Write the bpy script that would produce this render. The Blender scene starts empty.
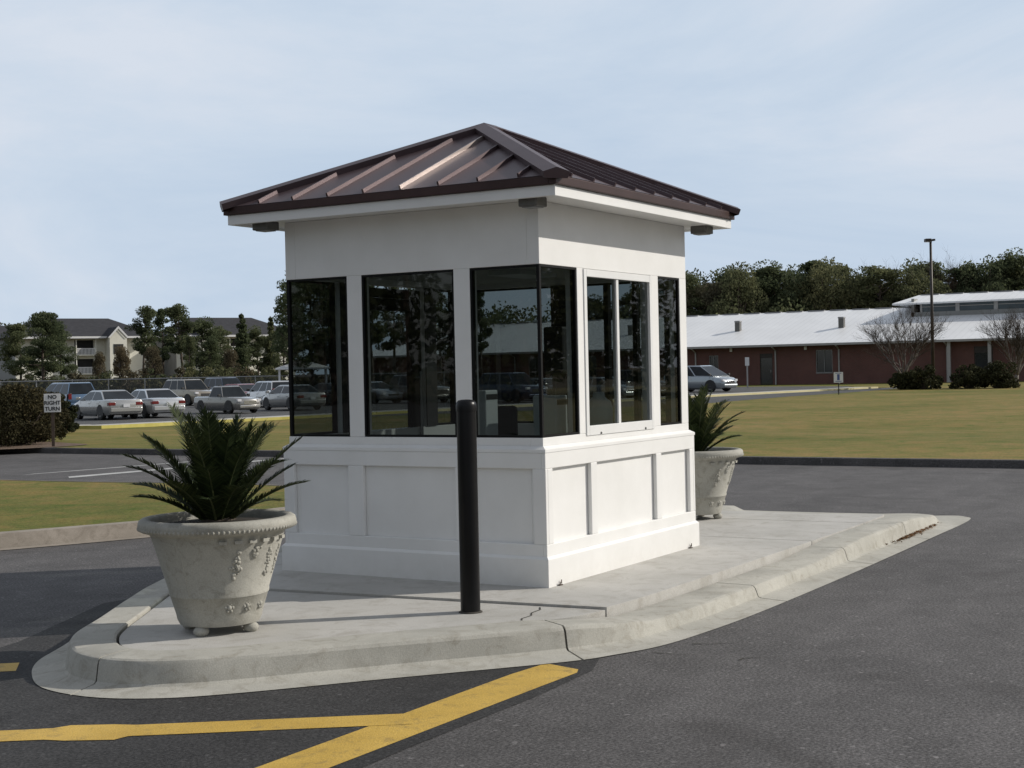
import bpy, bmesh, math, random
from mathutils import Vector, Matrix, noise
from mathutils.geometry import tessellate_polygon
random.seed(7)
S = bpy.context.scene
COL = S.collection
PI = math.pi
R = math.radians

# ------------------------------------------------------------------ materials
def new_mat(name):
    m = bpy.data.materials.new(name); m.use_nodes = True
    nt = m.node_tree
    b = nt.nodes.get('Principled BSDF')
    return m, nt, b
def N(nt, typ, **kw):
    n = nt.nodes.new(typ)
    for k, v in kw.items(): setattr(n, k, v)
    return n
def ramp(nt, src, stops):
    r = N(nt, 'ShaderNodeValToRGB')
    el = r.color_ramp.elements
    while len(el) < len(stops): el.new(0.5)
    for e, (p, c) in zip(el, stops):
        e.position = p; e.color = (c[0], c[1], c[2], 1)
    nt.links.new(src, r.inputs[0]); return r
def tex(nt, scale, detail=4, rough=.6, vec=None, dist=0):
    t = N(nt, 'ShaderNodeTexNoise'); t.inputs['Scale'].default_value = scale
    t.inputs['Detail'].default_value = detail; t.inputs['Roughness'].default_value = rough
    t.inputs['Distortion'].default_value = dist
    if vec is not None: nt.links.new(vec, t.inputs['Vector'])
    return t
def mixc(nt, a, b, fac, mode='MIX'):
    m = N(nt, 'ShaderNodeMix'); m.data_type = 'RGBA'; m.blend_type = mode
    for s, i in ((fac, 0), (a, 6), (b, 7)):
        if isinstance(s, (int, float)): m.inputs[i].default_value = s
        elif isinstance(s, tuple): m.inputs[i].default_value = (*s[:3], 1)
        else: nt.links.new(s, m.inputs[i])
    return m.outputs[2]
def bump(nt, b, h, strength=.3, dist=.01):
    n = N(nt, 'ShaderNodeBump'); n.inputs['Strength'].default_value = strength
    n.inputs['Distance'].default_value = dist
    nt.links.new(h, n.inputs['Height']); nt.links.new(n.outputs[0], b.inputs['Normal'])
def pos(nt): return N(nt, 'ShaderNodeNewGeometry').outputs['Position']

def pm(name, c1, c2, scale=3, rough=.6, metal=0, bs=0, bstr=.2, bd=.005, spec=.5, world=True, detail=5, coat=0):
    m, nt, b = new_mat(name)
    v = pos(nt) if world else N(nt, 'ShaderNodeTexCoord').outputs['Object']
    t = tex(nt, scale, detail, .6, v)
    r = ramp(nt, t.outputs['Fac'], [(.3, c1), (.7, c2)])
    nt.links.new(r.outputs[0], b.inputs['Base Color'])
    b.inputs['Roughness'].default_value = rough; b.inputs['Metallic'].default_value = metal
    b.inputs['Specular IOR Level'].default_value = spec
    b.inputs['Coat Weight'].default_value = coat
    if coat: b.inputs['Coat Roughness'].default_value = .06
    if bs:
        t2 = tex(nt, bs, 3, .6, v); bump(nt, b, t2.outputs['Fac'], bstr, bd)
    return m

def asphalt(name, lo, hi, tint=(1, 1, 1)):
    m, nt, b = new_mat(name); v = pos(nt)
    big = tex(nt, .35, 6, .65, v, .6); mid = tex(nt, 3.2, 5, .6, v); fine = tex(nt, 60, 3, .75, v)
    vor = N(nt, 'ShaderNodeTexVoronoi'); vor.inputs['Scale'].default_value = 48; nt.links.new(v, vor.inputs['Vector'])
    f = lambda k: tuple(k * x for x in tint)
    r1 = ramp(nt, big.outputs['Fac'], [(.3, f(lo)), (.72, f(hi))])
    r2 = ramp(nt, mid.outputs['Fac'], [(.3, (.82,) * 3), (.7, (1.12,) * 3)])
    r3 = ramp(nt, fine.outputs['Fac'], [(.32, (.35,) * 3), (.5, (1.0,) * 3), (.68, (1.95,) * 3)])
    c = mixc(nt, r1.outputs[0], r2.outputs[0], 1.0, 'MULTIPLY')
    c = mixc(nt, c, r3.outputs[0], .9, 'MULTIPLY')
    # lighter stones
    r4 = ramp(nt, vor.outputs['Color'], [(.88, (0, 0, 0)), (.97, (.8, .8, .8))])
    c = mixc(nt, c, f(hi * 2.1), r4.outputs[0])
    # faint tyre-polished streaks along the lanes
    mp = N(nt, 'ShaderNodeMapping'); mp.inputs['Scale'].default_value = (.12, 1.6, 1)
    nt.links.new(v, mp.inputs['Vector'])
    st = tex(nt, 1.0, 4, .6, mp.outputs[0]); r5 = ramp(nt, st.outputs['Fac'], [(.35, (.86,) * 3), (.65, (1.08,) * 3)])
    c = mixc(nt, c, r5.outputs[0], .8, 'MULTIPLY')
    oil = tex(nt, .9, 3, .5, v, .8); r6 = ramp(nt, oil.outputs['Fac'], [(.60, (1, 1, 1)), (.74, (.70, .69, .68))])
    c = mixc(nt, c, r6.outputs[0], .8, 'MULTIPLY')
    nt.links.new(c, b.inputs['Base Color'])
    b.inputs['Roughness'].default_value = .85; b.inputs['Specular IOR Level'].default_value = .25
    bump(nt, b, fine.outputs['Fac'], .5, .006)
    return m

def concrete(name, lo, hi, stain, sc=1.0):
    m, nt, b = new_mat(name); v = pos(nt)
    a = tex(nt, 1.3 * sc, 7, .65, v, .5); s = tex(nt, 4.5 * sc, 6, .7, v, 1.2); g = tex(nt, 130, 2, .6, v)
    r1 = ramp(nt, a.outputs['Fac'], [(.3, lo), (.7, hi)])
    r2 = ramp(nt, s.outputs['Fac'], [(.50, (0, 0, 0)), (.78, (.75, .75, .75))])
    c = mixc(nt, r1.outputs[0], stain, r2.outputs[0])
    r3 = ramp(nt, g.outputs['Fac'], [(.3, (.84,) * 3), (.7, (1.1,) * 3)])
    c = mixc(nt, c, r3.outputs[0], .8, 'MULTIPLY')
    nt.links.new(c, b.inputs['Base Color']); b.inputs['Roughness'].default_value = .85
    b.inputs['Specular IOR Level'].default_value = .25
    bump(nt, b, g.outputs['Fac'], .25, .004)
    return m

def grass_mat(name):
    m, nt, b = new_mat(name); v = pos(nt)
    a = tex(nt, .22, 6, .65, v, .7); s = tex(nt, 1.5, 7, .75, v, .4); g = tex(nt, 24, 4, .75, v)
    mp = N(nt, 'ShaderNodeMapping'); mp.inputs['Scale'].default_value = (.10, .03, 1); mp.inputs['Rotation'].default_value = (0, 0, .1)
    nt.links.new(v, mp.inputs['Vector']); st = tex(nt, 1, 5, .6, mp.outputs[0])
    r1 = ramp(nt, a.outputs['Fac'], [(.25, (.112, .122, .030)), (.5, (.180, .158, .052)), (.75, (.240, .186, .084))])
    r2 = ramp(nt, s.outputs['Fac'], [(.33, (.52, .80, .40)), (.5, (.98, 1.0, .9)), (.66, (1.36, 1.08, 1.15))])
    r3 = ramp(nt, g.outputs['Fac'], [(.34, (.55,) * 3), (.66, (1.4,) * 3)])
    r4 = ramp(nt, st.outputs['Fac'], [(.38, (.74, .84, .66)), (.60, (1.12, 1.03, 1.0))])
    c = mixc(nt, r1.outputs[0], r2.outputs[0], 1, 'MULTIPLY'); c = mixc(nt, c, r3.outputs[0], .8, 'MULTIPLY')
    c = mixc(nt, c, r4.outputs[0], 1, 'MULTIPLY')
    nt.links.new(c, b.inputs['Base Color']); b.inputs['Roughness'].default_value = .9
    b.inputs['Specular IOR Level'].default_value = .15
    bump(nt, b, g.outputs['Fac'], .4, .02)
    return m

def leaf_mat(name, dark, light, trans=.15, rough=.85):
    m, nt, b = new_mat(name)
    geo = N(nt, 'ShaderNodeNewGeometry')
    oi = N(nt, 'ShaderNodeObjectInfo')
    r = ramp(nt, geo.outputs['Random Per Island'], [(0, dark), (.6, tuple((d + l) / 2 for d, l in zip(dark, light))), (1, light)])
    t = tex(nt, .5, 3, .6, geo.outputs['Position'])
    r2 = ramp(nt, t.outputs['Fac'], [(.35, (.7, .72, .7)), (.68, (1.22, 1.16, 1.08))])
    c = mixc(nt, r.outputs[0], r2.outputs[0], 1, 'MULTIPLY')
    r3 = ramp(nt, oi.outputs['Random'], [(0, (.75, .8, .75)), (1, (1.25, 1.12, 1.0))])
    c = mixc(nt, c, r3.outputs[0], 1, 'MULTIPLY')
    nt.links.new(c, b.inputs['Base Color']); b.inputs['Roughness'].default_value = rough
    b.inputs['Specular IOR Level'].default_value = .1
    if trans:
        tr = N(nt, 'ShaderNodeBsdfTranslucent'); nt.links.new(c, tr.inputs[0])
        mx = N(nt, 'ShaderNodeMixShader'); mx.inputs[0].default_value = trans
        nt.links.new(b.outputs[0], mx.inputs[1]); nt.links.new(tr.outputs[0], mx.inputs[2])
        nt.links.new(mx.outputs[0], nt.nodes['Material Output'].inputs[0])
    return m

def glass_mat(name, tint, base=.045, grime=True):
    m, nt, b = new_mat(name); nt.nodes.remove(b)
    lw = N(nt, 'ShaderNodeLayerWeight'); lw.inputs['Blend'].default_value = .5
    p = N(nt, 'ShaderNodeMath', operation='POWER'); p.inputs[1].default_value = 5
    nt.links.new(lw.outputs['Facing'], p.inputs[0])
    ma = N(nt, 'ShaderNodeMath', operation='MULTIPLY_ADD'); ma.inputs[1].default_value = 1 - base; ma.inputs[2].default_value = base
    nt.links.new(p.outputs[0], ma.inputs[0])
    tr = N(nt, 'ShaderNodeBsdfTransparent'); tr.inputs[0].default_value = (*tint, 1)
    gl = N(nt, 'ShaderNodeBsdfGlossy'); gl.inputs['Roughness'].default_value = .015
    gl.inputs[0].default_value = (1, 1, 1, 1)
    if grime:   # gentle waviness of the pane
        t = tex(nt, 1.6, 2, .5, pos(nt)); bn = N(nt, 'ShaderNodeBump'); bn.inputs['Strength'].default_value = .06; bn.inputs['Distance'].default_value = .02
        nt.links.new(t.outputs['Fac'], bn.inputs['Height']); nt.links.new(bn.outputs[0], gl.inputs['Normal'])
    mx = N(nt, 'ShaderNodeMixShader'); nt.links.new(ma.outputs[0], mx.inputs[0])
    nt.links.new(tr.outputs[0], mx.inputs[1]); nt.links.new(gl.outputs[0], mx.inputs[2])
    nt.links.new(mx.outputs[0], nt.nodes['Material Output'].inputs[0])
    return m

M = {}
M['asphalt'] = asphalt('asphalt', .076, .112, (1.05, 1.0, .99))
M['asphalt_new'] = asphalt('asphalt new', .032, .050, (1.02, 1.0, 1.0))
M['lot'] = asphalt('lot asphalt', .075, .10)
M['concrete'] = concrete('concrete slab', (.41, .40, .37), (.52, .505, .475), (.30, .275, .235))
M['curb'] = concrete('curb concrete', (.36, .35, .31), (.48, .465, .415), (.23, .205, .16), 1.4)
M['curb_old'] = concrete('older curb concrete', (.25, .22, .185), (.36, .32, .275), (.16, .135, .105), 1.4)
M['pot'] = concrete('cast stone', (.34, .33, .29), (.44, .43, .385), (.20, .19, .155), 2.2)
M['joint'] = pm('joint dirt', (.03, .027, .022), (.06, .055, .045), 20, .9)
M['grass'] = grass_mat('lawn grass')
M['ground'] = pm('field ground', (.07, .065, .035), (.12, .10, .055), .05, .95, spec=.1)
M['mulch'] = pm('mulch', (.10, .07, .05), (.19, .13, .09), 6, .95, bs=40, bstr=.8, bd=.03)
def yellow_paint():
    m, nt, b = new_mat('yellow road paint'); v = pos(nt)
    t = tex(nt, 9, 6, .75, v); f = tex(nt, 120, 2, .6, v); l = tex(nt, 2.2, 4, .6, v)
    r = ramp(nt, l.outputs['Fac'], [(.3, (.50, .32, .055)), (.7, (.64, .42, .085))])
    w = ramp(nt, t.outputs['Fac'], [(.52, (0, 0, 0)), (.74, (.7,) * 3)])
    c = mixc(nt, r.outputs[0], (.16, .12, .06), w.outputs[0])
    g = ramp(nt, f.outputs['Fac'], [(.3, (.78,) * 3), (.7, (1.1,) * 3)])
    c = mixc(nt, c, g.outputs[0], .9, 'MULTIPLY')
    nt.links.new(c, b.inputs['Base Color']); b.inputs['Roughness'].default_value = .7
    bump(nt, b, f.outputs['Fac'], .5, .005); return m
M['yellow'] = yellow_paint()
M['white_paint'] = pm('white road paint', (.34, .34, .33), (.52, .52, .50), 4, .7)
M['curb_yellow'] = pm('yellow curb paint', (.40, .35, .07), (.55, .48, .13), 2, .7)
M['curb_cream'] = pm('cream curb', (.52, .46, .24), (.60, .54, .32), 2, .7)
M['sidewalk'] = pm('pale sidewalk', (.40, .38, .34), (.50, .48, .43), 1, .8)
def wall_white():
    m, nt, b = new_mat('white painted panel'); v = pos(nt)
    t = tex(nt, 2.2, 6, .6, v); d = tex(nt, 14, 4, .6, v)
    r = ramp(nt, t.outputs['Fac'], [(.3, (.76, .755, .735)), (.7, (.83, .825, .81))])
    # dirt splash low on the wall
    sp = N(nt, 'ShaderNodeSeparateXYZ'); nt.links.new(v, sp.inputs[0])
    mr = N(nt, 'ShaderNodeMapRange'); mr.inputs['From Min'].default_value = .22; mr.inputs['From Max'].default_value = -.02
    nt.links.new(sp.outputs['Z'], mr.inputs['Value'])
    mm = N(nt, 'ShaderNodeMath', operation='MULTIPLY'); nt.links.new(mr.outputs[0], mm.inputs[0]); nt.links.new(d.outputs['Fac'], mm.inputs[1])
    m2 = N(nt, 'ShaderNodeMath', operation='MULTIPLY'); m2.inputs[1].default_value = .35; nt.links.new(mm.outputs[0], m2.inputs[0])
    c = mixc(nt, r.outputs[0], (.42, .38, .32), m2.outputs[0])
    nt.links.new(c, b.inputs['Base Color']); b.inputs['Roughness'].default_value = .42
    b.inputs['Specular IOR Level'].default_value = .4
    bump(nt, b, t.outputs['Fac'], .08, .01); return m
M['white'] = wall_white()
M['white_metal'] = pm('white metal', (.74, .74, .73), (.80, .80, .79), 3, .35)
M['inner'] = pm('interior paint', (.38, .38, .36), (.44, .44, .42), 2, .7)
M['floor'] = pm('vinyl floor', (.16, .15, .14), (.20, .19, .18), 2, .6)
M['wood'] = pm('counter laminate', (.20, .18, .15), (.26, .23, .20), 4, .5)
M['black_frame'] = pm('black frame', (.006, .006, .006), (.010, .010, .010), 5, .5, spec=.15)
M['black_gloss'] = pm('black enamel', (.004, .004, .0045), (.006, .006, .007), 6, .34, bs=25, bstr=.05, spec=.25)
M['bronze'] = pm('bronze roof metal', (.088, .060, .064), (.116, .082, .088), 1.6, .46, metal=.45, bs=3, bstr=.05, bd=.01)
M['bronze_dark'] = pm('dark bronze trim', (.045, .024, .022), (.065, .035, .032), 3, .42, metal=.5)
M['fixture'] = pm('fixture grey', (.10, .10, .095), (.16, .155, .145), 8, .5, metal=.3)
M['glass'] = glass_mat('tinted glass', (.345, .375, .375), .04)
M['glass_dark'] = pm('dark window glass', (.015, .018, .02), (.03, .034, .037), .8, .08, spec=.8)
M['glass_car'] = pm('car glass', (.008, .010, .012), (.020, .025, .030), 1.2, .12, spec=.28)
M['glass_cler'] = pm('clerestory glass', (.04, .06, .075), (.10, .13, .15), .5, .15, spec=.5)
def brick():
    m, nt, b = new_mat('red brick')
    tc = N(nt, 'ShaderNodeTexCoord')
    mp = N(nt, 'ShaderNodeMapping'); mp.inputs['Rotation'].default_value = (PI / 2, 0, PI / 2)
    br = N(nt, 'ShaderNodeTexBrick'); br.inputs['Scale'].default_value = 1
    br.inputs['Brick Width'].default_value = .22; br.inputs['Row Height'].default_value = .075; br.inputs['Mortar Size'].default_value = .01
    br.inputs['Color1'].default_value = (.140, .044, .037, 1); br.inputs['Color2'].default_value = (.105, .036, .031, 1)
    br.inputs['Mortar'].default_value = (.17, .12, .10, 1)
    v = pos(nt); sp = N(nt, 'ShaderNodeSeparateXYZ'); nt.links.new(v, sp.inputs[0])
    cb = N(nt, 'ShaderNodeCombineXYZ'); nt.links.new(sp.outputs['Y'], cb.inputs[0]); nt.links.new(sp.outputs['Z'], cb.inputs[1])
    nt.links.new(cb.outputs[0], br.inputs['Vector'])
    t = tex(nt, .35, 5, .6, v); r = ramp(nt, t.outputs['Fac'], [(.3, (.8,) * 3), (.7, (1.2,) * 3)])
    c = mixc(nt, br.outputs['Color'], r.outputs[0], 1, 'MULTIPLY')
    nt.links.new(c, b.inputs['Base Color']); b.inputs['Roughness'].default_value = .85; return m
M['brick'] = brick()
def metal_roof():
    m, nt, b = new_mat('white metal roof'); v = pos(nt)
    sp = N(nt, 'ShaderNodeSeparateXYZ'); nt.links.new(v, sp.inputs[0])
    w = N(nt, 'ShaderNodeMath', operation='PINGPONG'); w.inputs[1].default_value = .3; nt.links.new(sp.outputs['Y'], w.inputs[0])
    r = ramp(nt, w.outputs[0], [(0, (.70, .705, .71)), (.04, (.86, .865, .87))])
    t = tex(nt, .2, 5, .6, v); r2 = ramp(nt, t.outputs['Fac'], [(.3, (.88,) * 3), (.7, (1.03,) * 3)])
    c = mixc(nt, r.outputs[0], r2.outputs[0], 1, 'MULTIPLY')
    nt.links.new(c, b.inputs['Base Color']); b.inputs['Roughness'].default_value = .45; return m
M['white_roof'] = metal_roof()
M['trim_grey'] = pm('grey trim', (.20, .20, .20), (.28, .28, .28), 2, .5)
M['downspout'] = pm('downspout', (.34, .33, .32), (.42, .41, .40), 2, .5)
M['shingle'] = pm('shingle', (.020, .020, .024), (.036, .036, .042), 1.2, .9, bs=6, bstr=.5, bd=.05)
M['siding'] = pm('cream siding', (.70, .68, .59), (.80, .78, .69), .6, .7)
M['siding_grey'] = pm('grey siding', (.22, .22, .21), (.28, .28, .27), .6, .7)
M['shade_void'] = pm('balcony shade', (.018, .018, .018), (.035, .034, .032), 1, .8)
M['bark'] = pm('bark', (.055, .042, .032), (.11, .085, .065), 6, .9, bs=14, bstr=.7, bd=.03)
M['bark_grey'] = pm('grey bark', (.13, .11, .095), (.20, .175, .15), 5, .9)
M['pine'] = leaf_mat('pine needles', (.080, .104, .064), (.170, .200, .118), .5)
M['broad'] = leaf_mat('broad leaves', (.078, .096, .060), (.170, .188, .112), .45)
M['olive'] = leaf_mat('olive leaves', (.090, .084, .062), (.170, .150, .108), .3)
M['twig'] = leaf_mat('bare twigs', (.06, .048, .042), (.12, .10, .088), 0)
M['shrub'] = leaf_mat('shrub leaves', (.026, .032, .018), (.080, .084, .046))
M['shrub_brown'] = leaf_mat('brownish shrub leaves', (.022, .024, .014), (.066, .062, .036))
M['sago'] = leaf_mat('sago frond', (.014, .025, .012), (.062, .086, .036), .08, .6)
M['rachis'] = pm('frond stem', (.03, .045, .012), (.06, .07, .025), 8, .5)
M['soil'] = pm('dark soil', (.015, .012, .009), (.035, .028, .020), 14, .95, bs=40, bstr=.8, bd=.02)
M['blade'] = leaf_mat('grass blades', (.075, .078, .024), (.19, .160, .070), .2, .8)
M['dryleaf'] = leaf_mat('dry leaf litter', (.10, .055, .030), (.26, .15, .08), .1, .8)
M['galv'] = pm('galvanised steel', (.30, .30, .30), (.42, .42, .41), 4, .45, metal=.6)
M['pole'] = pm('dark bronze pole', (.035, .028, .024), (.055, .045, .040), 3, .5, metal=.3)
M['post_brown'] = pm('brown post', (.05, .035, .025), (.08, .055, .04), 6, .7)
M['sign_white'] = pm('sign face', (.72, .72, .72), (.78, .78, .78), 4, .45)
M['sign_black'] = pm('sign letters', (.012, .012, .012), (.02, .02, .02), 4, .5)
M['sign_blue'] = pm('sign blue', (.06, .09, .25), (.08, .12, .30), 4, .5)
def mesh_fence():
    m, nt, b = new_mat('chain link')
    tr = N(nt, 'ShaderNodeBsdfTransparent'); mx = N(nt, 'ShaderNodeMixShader')
    b.inputs['Base Color'].default_value = (.25, .26, .26, 1); b.inputs['Roughness'].default_value = .6
    t = tex(nt, .6, 3, .6, pos(nt)); mr = N(nt, 'ShaderNodeMapRange'); mr.inputs['To Min'].default_value = .14; mr.inputs['To Max'].default_value = .26
    nt.links.new(t.outputs['Fac'], mr.inputs['Value']); nt.links.new(mr.outputs[0], mx.inputs[0])
    nt.links.new(tr.outputs[0], mx.inputs[1]); nt.links.new(b.outputs[0], mx.inputs[2])
    nt.links.new(mx.outputs[0], nt.nodes['Material Output'].inputs[0]); return m
M['chainlink'] = mesh_fence()
M['tyre'] = pm('tyre rubber', (.012, .012, .012), (.022, .022, .022), 20, .8)
M['rim'] = pm('alloy rim', (.14, .14, .145), (.24, .24, .24), 10, .35, metal=.8)
M['chrome'] = pm('chrome', (.6, .6, .6), (.7, .7, .7), 5, .15, metal=.9)
M['plastic'] = pm('dark plastic', (.02, .02, .02), (.035, .035, .035), 8, .6)
M['lens_red'] = pm('red lens', (.11, .008, .010), (.19, .014, .015), 9, .2, coat=.4)
M['lens_white'] = pm('clear lens', (.55, .56, .58), (.8, .8, .82), 9, .08, spec=.9)
M['plate'] = pm('plate', (.55, .56, .58), (.65, .66, .68), 9, .5)
M['equip'] = pm('pale equipment', (.55, .60, .60), (.65, .68, .68), 3, .5)
CARPAINT = {}
def carpaint(key, c):
    if key not in CARPAINT:
        CARPAINT[key] = pm(key, tuple(x * .92 for x in c), c, 1.0, .26, metal=.55, coat=1.0)
    return CARPAINT[key]

# ------------------------------------------------------------------ mesh builder
class MB:
    def __init__(s): s.v = []; s.f = []; s.mi = []; s.cur = 0
    def add(s, vs, fs):
        o = len(s.v); s.v += [tuple(p) for p in vs]
        for f in fs: s.f.append(tuple(o + i for i in f)); s.mi.append(s.cur)
    def box(s, x0, y0, z0, x1, y1, z1, mtx=None):
        vs = [Vector((x, y, z)) for z in (z0, z1) for y in (y0, y1) for x in (x0, x1)]
        if mtx: vs = [mtx @ p for p in vs]
        s.add(vs, [(0, 2, 3, 1), (4, 5, 7, 6), (0, 1, 5, 4), (2, 6, 7, 3), (0, 4, 6, 2), (1, 3, 7, 5)])
    def quad(s, a, b, c, d): s.add([a, b, c, d], [(0, 1, 2, 3)])
    def poly(s, pts): s.add(pts, [tuple(range(len(pts)))])
    def prism(s, poly, z0, z1, bottom=True):
        n = len(poly); vs = [(x, y, z0) for x, y in poly] + [(x, y, z1) for x, y in poly]
        fs = [(i, (i + 1) % n, n + (i + 1) % n, n + i) for i in range(n)]
        fs.append(tuple(range(n, 2 * n)))
        if bottom: fs.append(tuple(reversed(range(n))))
        s.add(vs, fs)
    def tube(s, pts, rad, n=6, cap=True):
        pts = [Vector(p) for p in pts]
        if not isinstance(rad, (list, tuple)): rad = [rad] * len(pts)
        vs = []
        d0 = (pts[1] - pts[0]).normalized()
        up = Vector((0, 0, 1)) if abs(d0.z) < .9 else Vector((1, 0, 0))
        a = d0.cross(up).normalized()
        for i, p in enumerate(pts):
            d = (pts[min(i + 1, len(pts) - 1)] - pts[max(i - 1, 0)]).normalized()
            a = (a - d * a.dot(d)).normalized(); b = d.cross(a)
            for k in range(n):
                t = 2 * PI * k / n
                vs.append(p + (a * math.cos(t) + b * math.sin(t)) * rad[i])
        fs = []
        for i in range(len(pts) - 1):
            for k in range(n):
                k2 = (k + 1) % n
                fs.append((i * n + k, i * n + k2, (i + 1) * n + k2, (i + 1) * n + k))
        if cap:
            fs.append(tuple(reversed(range(n)))); fs.append(tuple(range((len(pts) - 1) * n, len(pts) * n)))
        s.add(vs, fs)
    def lathe(s, prof, n=48, c=(0, 0, 0)):
        vs = []
        for r, z in prof:
            for k in range(n):
                t = 2 * PI * k / n; vs.append((c[0] + r * math.cos(t), c[1] + r * math.sin(t), c[2] + z))
        fs = []
        for i in range(len(prof) - 1):
            for k in range(n):
                k2 = (k + 1) % n
                fs.append((i * n + k, i * n + k2, (i + 1) * n + k2, (i + 1) * n + k))
        s.add(vs, fs)
    def ball(s, c, r, n=6, m=4, sc=(1, 1, 1), mtx=None):
        vs = []; c = Vector(c)
        for j in range(m + 1):
            ph = PI * j / m
            for k in range(n):
                t = 2 * PI * k / n
                q = Vector((math.sin(ph) * math.cos(t) * sc[0], math.sin(ph) * math.sin(t) * sc[1], math.cos(ph) * sc[2])) * r
                if mtx: q = mtx @ q
                vs.append(c + q)
        fs = []
        for j in range(m):
            for k in range(n):
                k2 = (k + 1) % n
                fs.append((j * n + k, (j + 1) * n + k, (j + 1) * n + k2, j * n + k2))
        s.add(vs, fs)
    def build(s, name, mats, parent=None, smooth=False, bevel=0, auto=None):
        me = bpy.data.meshes.new(name); me.from_pydata(s.v, [], s.f)
        if not isinstance(mats, (list, tuple)): mats = [mats]
        for m in mats: me.materials.append(m)
        if len(mats) > 1: me.polygons.foreach_set('material_index', s.mi)
        if smooth: me.polygons.foreach_set('use_smooth', [True] * len(me.polygons))
        me.update()
        if auto is not None:
            me.polygons.foreach_set('use_smooth', [True] * len(me.polygons))
            me.set_sharp_from_angle(angle=R(auto))
        o = bpy.data.objects.new(name, me); COL.objects.link(o)
        if parent: o.parent = parent
        if bevel:
            b = o.modifiers.new('bevel', 'BEVEL'); b.width = bevel; b.segments = 2; b.limit_method = 'ANGLE'; b.angle_limit = R(40)
        return o

def tag(o, label=None, cat=None, group=None, kind=None):
    if label: o['label'] = label
    if cat: o['category'] = cat
    if group: o['group'] = group
    if kind: o['kind'] = kind
    return o
def empty(name, loc=(0, 0, 0), rz=0, sc=1):
    o = bpy.data.objects.new(name, None); COL.objects.link(o); o.location = loc; o.rotation_euler = (0, 0, rz)
    o.scale = (sc,) * 3 if not isinstance(sc, tuple) else sc
    o.empty_display_size = .2
    return o
def copy_tree(o, parent=None):
    c = o.copy(); COL.objects.link(c); c.parent = parent
    for ch in list(o.children): copy_tree(ch, c)
    return c

# ------------------------------------------------------------------ ground levels
RZ = -.165
def interp(x, pts):
    if x <= pts[0][0]: return pts[0][1]
    for (a, za), (b, zb) in zip(pts, pts[1:]):
        if x <= b: return za + (zb - za) * (x - a) / (b - a)
    return pts[-1][1]
LZ = [(16, -.045), (30, -.24)]
GZ = [(13, -.32), (15.2, -.13), (16, -.11), (30, -.30)]
def zl(x): return interp(x, LZ)
def sheet(name, poly, zf, cuts, mat, off=0, kind='structure'):
    bm = bmesh.new()
    f = bm.faces.new([bm.verts.new((x, y, 0)) for x, y in poly])
    bmesh.ops.triangulate(bm, faces=bm.faces[:])
    for c in cuts:
        bmesh.ops.bisect_plane(bm, geom=bm.verts[:] + bm.edges[:] + bm.faces[:], plane_co=(c, 0, 0), plane_no=(1, 0, 0))
    for v in bm.verts: v.co.z = zf(v.co.x) + off
    bmesh.ops.recalc_face_normals(bm, faces=bm.faces[:])
    if sum(f.normal.z for f in bm.faces) < 0: bmesh.ops.reverse_faces(bm, faces=bm.faces[:])
    me = bpy.data.meshes.new(name); bm.to_mesh(me); bm.free()
    me.materials.append(mat)
    o = bpy.data.objects.new(name, me); COL.objects.link(o); tag(o, kind=kind); return o

sheet('ground', [(-2500, -2500), (2500, -2500), (2500, 2500), (-2500, 2500)], lambda x: interp(x, GZ), [13, 15.2, 16, 30], M['ground'])
sheet('road', [(-60, -90), (14.66, -90), (14.66, 110), (-60, 110)], lambda x: RZ, [], M['asphalt'])
# newer, darker asphalt laid round the front of the island
sheet('asphalt_patch', [(-14, -1.36), (-5.2, -1.34), (-3.6, -1.29), (-2.4, -1.30), (-1.7, -1.26), (-1.0, -1.0), (-.5, 3.2), (-1.1, 3.25), (-2.5, 2.55), (-3.3, 2.35), (-5, 3.0), (-14, 4.6)],
      lambda x: RZ + .002, [], M['asphalt_new'])
# edge of the lot / far kerb, running away from the camera
KL = [(27.2, 75), (27.2, 35.5), (27.4, 33.6), (32.2, 33.4), (37, 32.5), (66.7, 28.3), (83.9, 25.6), (92, 24.2)]
LAWN = [(14.75, -90), (92, -90), (92, 21.0)] + [(88, 22.6), (76, 22.4), (67.8, 23.0), (54.8, 22.5), (45, 27.5)] + [(37, 32.3), (32.2, 33.2), (27.2, 33.4), (27.0, 36), (27.0, 110), (14.75, 110)]
sheet('lawn', LAWN, zl, [16, 30], M['grass'])
sheet('driveway', [(45, 27.5), (54.8, 22.5), (67.8, 23.0), (76, 22.4), (88, 22.6), (92, 21.5), (92, 24.2), (83.9, 25.6), (66.7, 28.3), (37, 32.3)], zl, [], M['lot'], off=.004)
sheet('parking_lot', [(27.3, 110), (27.3, 36), (32.2, 33.5), (37, 32.6), (66.7, 28.4), (83.9, 25.7), (88, 25.1), (100, 30), (104, 38), (104, 110)], zl, [30], M['lot'], off=.004)
sheet('grass_verge', [(92, -90), (113.5, -90), (113.5, 110), (104, 110), (104, 38), (100, 30), (92, 26)], zl, [], M['grass'], off=-.004)
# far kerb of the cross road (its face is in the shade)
mb = MB(); mb.box(14.6, -90, -.3, 14.75, 110, -.037); tag(mb.build('road_curb', M['asphalt'], bevel=.02), kind='structure')
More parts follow.
